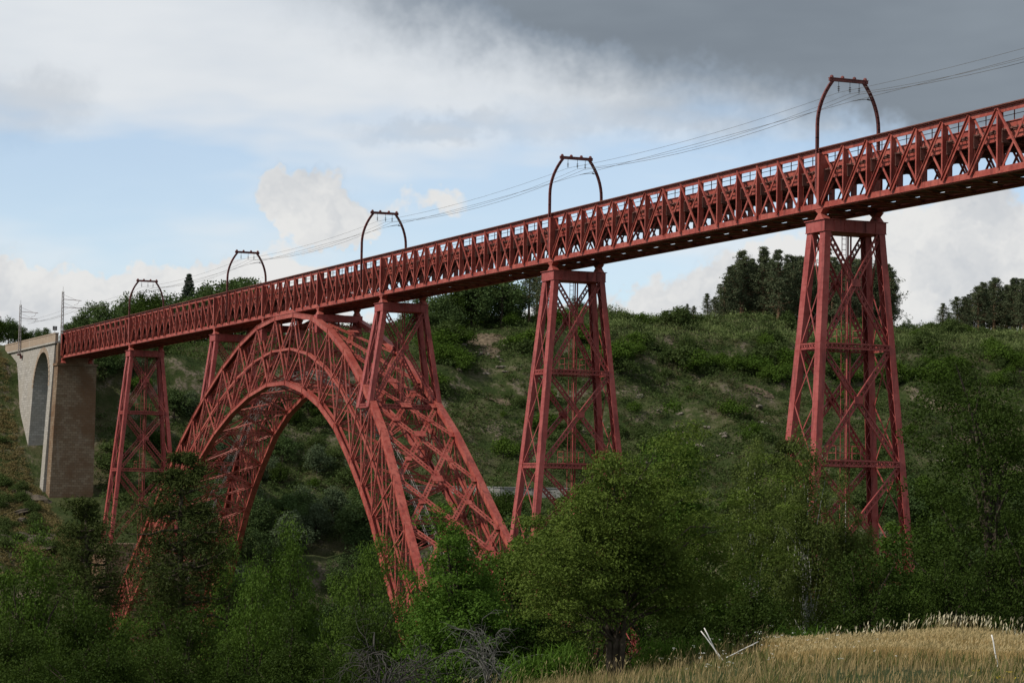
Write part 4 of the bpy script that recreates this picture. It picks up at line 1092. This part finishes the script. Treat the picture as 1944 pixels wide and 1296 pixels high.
pts = scatter(2600, 1040, 2000, 545, 640, lambda x, y, z, r: (y > 20) & (z > 11.5) & (z < 21), 7)
tuft_field('broom_thicket', 'pale green broom thicket along the top of the slope', 'broom', pts, np.random.RandomState(8).uniform(1.1, 2.3, len(pts)), .55, L_['broom'], 46, 9, .16, 0., -.9)
pts = scatter(2600, -20, 190, 385, 520, lambda x, y, z, r: (y < -6) & (z > -40) & (z < 8), 17)
tuft_field('dry_bank_grass', 'dry yellowish grass on the bank beside the stone viaduct', 'grass', pts, np.random.RandomState(18).uniform(.3, .8, len(pts)), .30, L_['bankgrass'], 30, 19, .3, 0., -.5)
for k, (bx, by, ra, rb) in enumerate(BP):
    R_ = max(ra, rb*1.6)*1.5; st = .7; n_ = int(2*R_/st)+1; xs_ = bx-R_+st*np.arange(n_); ys_ = by-R_+st*np.arange(n_); AX, AY = np.meshgrid(xs_, ys_)
    cx_, cy_ = (AX[:-1, :-1]+AX[1:, 1:])/2, (AY[:-1, :-1]+AY[1:, 1:])/2; ok = bare(cx_, cy_)
    ids = np.arange(n_*n_).reshape(n_, n_); F_ = np.stack([ids[:-1, :-1], ids[:-1, 1:], ids[1:, 1:], ids[1:, :-1]], -1)[ok]
    V_ = np.stack([AX, AY, height(AX, AY)+.14+.10*np.random.RandomState(k).rand(n_, n_)], -1).reshape(-1, 3); us, inv = np.unique(F_, return_inverse=True)
    me = bpy.data.meshes.new('bare_earth'); fast_mesh(me, V_[us], inv.reshape(-1, 4)); tag(link('bare_earth', me, M['earth']), kind='structure')
# rocks on the slope
def rock_mesh(seed):
    r = np.random.RandomState(seed); import bmesh
    bm = bmesh.new(); bmesh.ops.create_icosphere(bm, subdivisions=2, radius=1)
    k = r.normal(size=(6, 3))*1.6; ph = r.uniform(0, 6.28, 6)
    for v in bm.verts:
        p = np.array(v.co); f = 1+.16*np.sum(np.sin(k@p+ph)); p = p*f; p = np.round(p*2.2)/2.2*.5+p*.5; v.co = p*np.array([1.2, .9, .6])
    me = bpy.data.meshes.new('rock'); bm.to_mesh(me); bm.free(); me.materials.append(M['rock']); return me
rk = [rock_mesh(i) for i in range(5)]
rkd = []
for m_ in rk:
    c_ = m_.copy(); c_.materials.clear(); c_.materials.append(M['darkrock']); rkd.append(c_)
def rocks(n, u0, u1, z0, z1, hh, label, group, d0=430, d1=620, cond=None, pool=None):
    k = 0; tr_ = 0
    while k < n and tr_ < 4000:
        tr_ += 1; u = rng.uniform(u0, u1); d = rng.uniform(d0, d1); x, y = spot(d, u); z = hz(x, y)
        if not z0 < z < z1 or abs(y) < 7: continue
        s = rng.uniform(*hh); o = tag(link('rock', (pool or rk)[rng.randint(5)], None, None, (x, y, z-.08*s)), label, 'rock', group)
        o.scale = (s*rng.uniform(.9, 1.8), s, s*rng.uniform(.5, .9)); o.rotation_euler = (rng.uniform(-.3, .3), rng.uniform(-.3, .3), rng.uniform(0, 6.28)); k += 1
rocks(26, 860, 960, 2, 9, (.3, .95), 'pale rock on the bare scar at the slope top right of the arch', 'rocks on the bare scar')
rocks(30, 1150, 1500, -18, 2, (.3, 1.0), 'grey rock on the slope between the two tall piers', 'rocks between the piers')
rocks(40, 1700, 1960, -22, 2, (.3, 1.1), 'pale rock ledge piece on the slope at the right', 'rocks at right')
rocks(22, 0, 115, -36, -24, (.9, 2.3), 'dark rock on the bank below the stone viaduct', 'rocks on the left bank', 380, 470, None, rkd)
# road wall on the far slope
def contour(z, u, lo=400, hi=600):
    best = None
    for d in np.arange(hi, lo, -.5):
        x, y = spot(d, u)
        if hz(x, y) < z: return x, y
    return spot(lo, u)
pa = [contour(-24.2, u) for u in np.arange(745, 1195, 12)]
pa = [pa[0]] + [((pa[i-1][0]+pa[i][0]+pa[i+1][0])/3, (pa[i-1][1]+pa[i][1]+pa[i+1][1])/3) for i in range(1, len(pa)-1)] + [pa[-1]]
q = MB(); q2 = MB()
for a, b in zip(pa[:-1], pa[1:]):
    q.bar((a[0], a[1], -24.6), (b[0], b[1], -24.6), .7, 3.0); q2.bar((a[0], a[1], -23.0), (b[0], b[1], -23.0), .95, .18)
wl_ = tag(link('road_wall', q, M['dry_wall']), 'long grey stone road wall on the far slope behind the arch', 'wall'); link('coping', q2, M['dry_wall'], wl_)

# ------------------------------------------------------------------ the field in front
def blades(name, n, d0, d1, s0, s1, hlo, hhi, wd, mat, seed, label, cat, cond=None, ear=None, lean=.25):
    r = np.random.RandomState(seed)
    d = np.sqrt(r.uniform(d0**2, d1**2, n)); s = r.uniform(s0, s1, n)
    x = CAM.x+FWD.x*d+RGT.x*s; y = CAM.y+FWD.y*d+RGT.y*s
    if cond is not None:
        ok = cond(d, s, x, y, r); d, s, x, y = d[ok], s[ok], x[ok], y[ok]; n = len(d)
    z = height(x, y); h = r.uniform(hlo, hhi, n)*(1+.25*nC(x, y)); a = r.uniform(0, 6.28, n); ln = r.normal(size=(n, 2))*lean*h[:, None] + np.array([.06, .10])*h[:, None]
    p0 = np.stack([x, y, z-.03], 1); p1 = p0+np.stack([ln[:, 0]*.35, ln[:, 1]*.35, h*.6], 1); p2 = p0+np.stack([ln[:, 0], ln[:, 1], h], 1)
    sd = np.stack([np.cos(a), np.sin(a), 0*a], 1)*wd*.5
    v = np.stack([p0-sd, p0+sd, p1+sd*.8, p1-sd*.8, p2+sd*.25, p2-sd*.25], 1)
    f = np.array([[0, 1, 2, 3], [3, 2, 4, 5]]); F = (np.arange(n)[:, None, None]*6+f).reshape(-1, 4)
    m = bpy.data.meshes.new(name); fast_mesh(m, v.reshape(-1, 3), F)
    tn = np.clip(r.uniform(0, 1, n)*.6+.4*(.5+.5*nC(x*1.7, y*1.7)), 0, 1)
    m.attributes.new('tint', 'FLOAT', 'POINT').data.foreach_set('value', np.repeat(tn, 6).astype(np.float32)); m.materials.append(mat)
    o = tag(link(name, m), label, cat, kind='stuff')
    if ear is not None:                                   # a nodding ear on each stalk
        L, W2, em, el_ = ear
        dr = unit(np.stack([ln[:, 0]+r.normal(size=n)*.1, ln[:, 1]+r.normal(size=n)*.1, h*r.uniform(.15, .9, n)], 1))
        q0 = p2; q2_ = p2+dr*L; q1 = (q0+q2_)/2; sd2 = np.cross(dr, unit(r.normal(size=(n, 3)))); sd2 = unit(sd2)*W2
        v = np.stack([q0, q1+sd2, q2_, q1-sd2], 1).reshape(-1, 3)
        m = bpy.data.meshes.new('cereal_ears'); fast_mesh(m, v, np.arange(4*n).reshape(n, 4))
        m.attributes.new('tint', 'FLOAT', 'POINT').data.foreach_set('value', np.repeat(tn, 4).astype(np.float32)); m.materials.append(em)
        e = link('ears', m, None, o); e['kind'] = 'stuff'
    return o
wheat_zone = lambda d, s, x, y, r: (s > 8.0+.5*nC(x, y) + (d-70)*.03 + 2.4*r.uniform(0, 1, len(d))**2) & (d > 68.5+1.0*nC(x, y)) & (d < 86)
blades('cereal_crop', 30000, 60, 86, 7.5, 24, .42, .56, .020, L_['wheat'], 1, 'ripe golden cereal standing at the right of the field', 'cereal', wheat_zone, (.13, .013, L_['ear'], None), .10)
blades('dry_grass', 34000, 40, 92, -6, 24, .14, .40, .022, L_['drygrass'], 2, 'pale dry grass covering the sloping foreground', 'grass', lambda d, s, x, y, r: ~wheat_zone(d, s, x, y, r) & (nB(x*2, y*2)*.5+r.uniform(-1, 1, len(d)) > -.55))
blades('tall_grass', 5000, 40, 92, -6, 24, .40, .75, .018, L_['drygrass'], 3, 'tall wispy seeding grass along the edge of the field', 'grass', lambda d, s, x, y, r: ~wheat_zone(d, s, x, y, r) & (nC(x, y)+r.uniform(-1, 1, len(d)) > .2), (.14, .010, L_['ear'], None), .22)
blades('green_weeds', 26000, 40, 88, -6, 24, .15, .45, .035, L_['greengrass'], 4, 'green weeds among the dry grass', 'weeds', lambda d, s, x, y, r: ~wheat_zone(d, s, x, y, r) & (nB(x*2+9, y*2)+.6*nC(x, y)+r.uniform(-.4, .4, len(d)) > .15))
blades('cereal_stragglers', 700, 81, 86.2, 10.5, 26, .66, .92, .018, L_['ear'], 6, 'tall pale ears standing above the cereal edge', 'cereal', None, (.17, .020, L_['paleear'], None), .10)
def dots(name, n, d0, d1, s0, s1, h0, h1, size, mat, seed, label, cat, per=6):
    r = np.random.RandomState(seed); d = r.uniform(d0, d1, n); s = r.uniform(s0, s1, n)
    x = CAM.x+FWD.x*d+RGT.x*s; y = CAM.y+FWD.y*d+RGT.y*s
    cen = np.stack([x, y, height(x, y)+r.uniform(h0, h1, n)], 1)
    m = leaf_mesh(name, cen, np.full((n, 3), size)*np.array([1, 1, .25]), per, size*.9, mat, 1., 0, seed, .8); return tag(link(name, m), label, cat, kind='stuff')
dots('white_umbels', 60, 58, 84, 4.5, 9.5, .5, 1.0, .035, L_['flower'], 3, 'white flower heads left of the cereal', 'flowers')
dots('yellow_flowers', 10, 50, 56, 10.6, 12.0, .15, .35, .05, L_['yellow'], 4, 'yellow flowers at the bottom right corner', 'flowers', 9)
# broom bushes at the field edge
bro = [leaf_mesh('broom', np.array([[math.cos(a)*q_*.5, math.sin(a)*q_*.5, .55+.25*q_] for a in np.linspace(0, 6.2, 14) for q_ in (.2, .7)]), np.full((28, 3), .22)*np.array([1, 1, 1.6]), 60, .32, L_['fresh'], 0, -1.2, 90+i, .07) for i in range(2)]
for k, (d, u, s_, lab) in enumerate([(89, 1255, 1.3, 'green broom bush right of the olive tree trunk'), (88, 1080, 1.5, 'green broom bush left of the olive tree trunk'), (90, 1520, 1.5, 'feathery broom bush behind the left end of the cereal'), (89, 1345, 1.2, 'broom bush behind the crossed white stakes'), (88, 1010, 1.3, 'green broom bush at the left foot of the grass slope')]):
    x, y = spot(d, u); o = tag(link('broom_bush', bro[k % 2], None, None, (x, y, hz(x, y)-.05)), lab, 'bush', 'broom bushes along the field edge'); o.scale = (s_*1.3, s_*1.3, s_)
# white stakes
def stake(d, ua, va, ub, vb, r, label, dd=0.):
    xa, ya = spot(d, ua, va); xb, yb_ = spot(d+dd, ub, vb); q = MB()
    a = Vector((xa, ya, zrow(d, va, ua))); b = Vector((xb, yb_, zrow(d+dd, vb, ub)))
    dv = (a-b); n_ = 5
    pts = [Vector((.012*math.sin(i*2.1), 0, 0))+dv*(i/n_) for i in range(n_+1)]
    q.tube([-dv*.12]+pts, [r*1.05, r*1.05, r, r*.98, r*.95, r*.93, r*.88], 8)
    tag(link('white_stake', wood_mesh('white_stake', q, M['post']), None, None, b), label, 'stake', 'white stakes in the field')
stake(83, 1331, 1197, 1372, 1252, .020, 'left leaning white stake of the crossed pair')
stake(83.1, 1337, 1191, 1367, 1252, .020, 'steeper white stake of the crossed pair')
stake(83, 1440, 1217, 1386, 1244, .018, 'white stake lying aslant beside the crossed pair', -.8)
stake(67.5, 1883, 1204, 1894, 1262, .020, 'single white stake standing in the cereal at right')
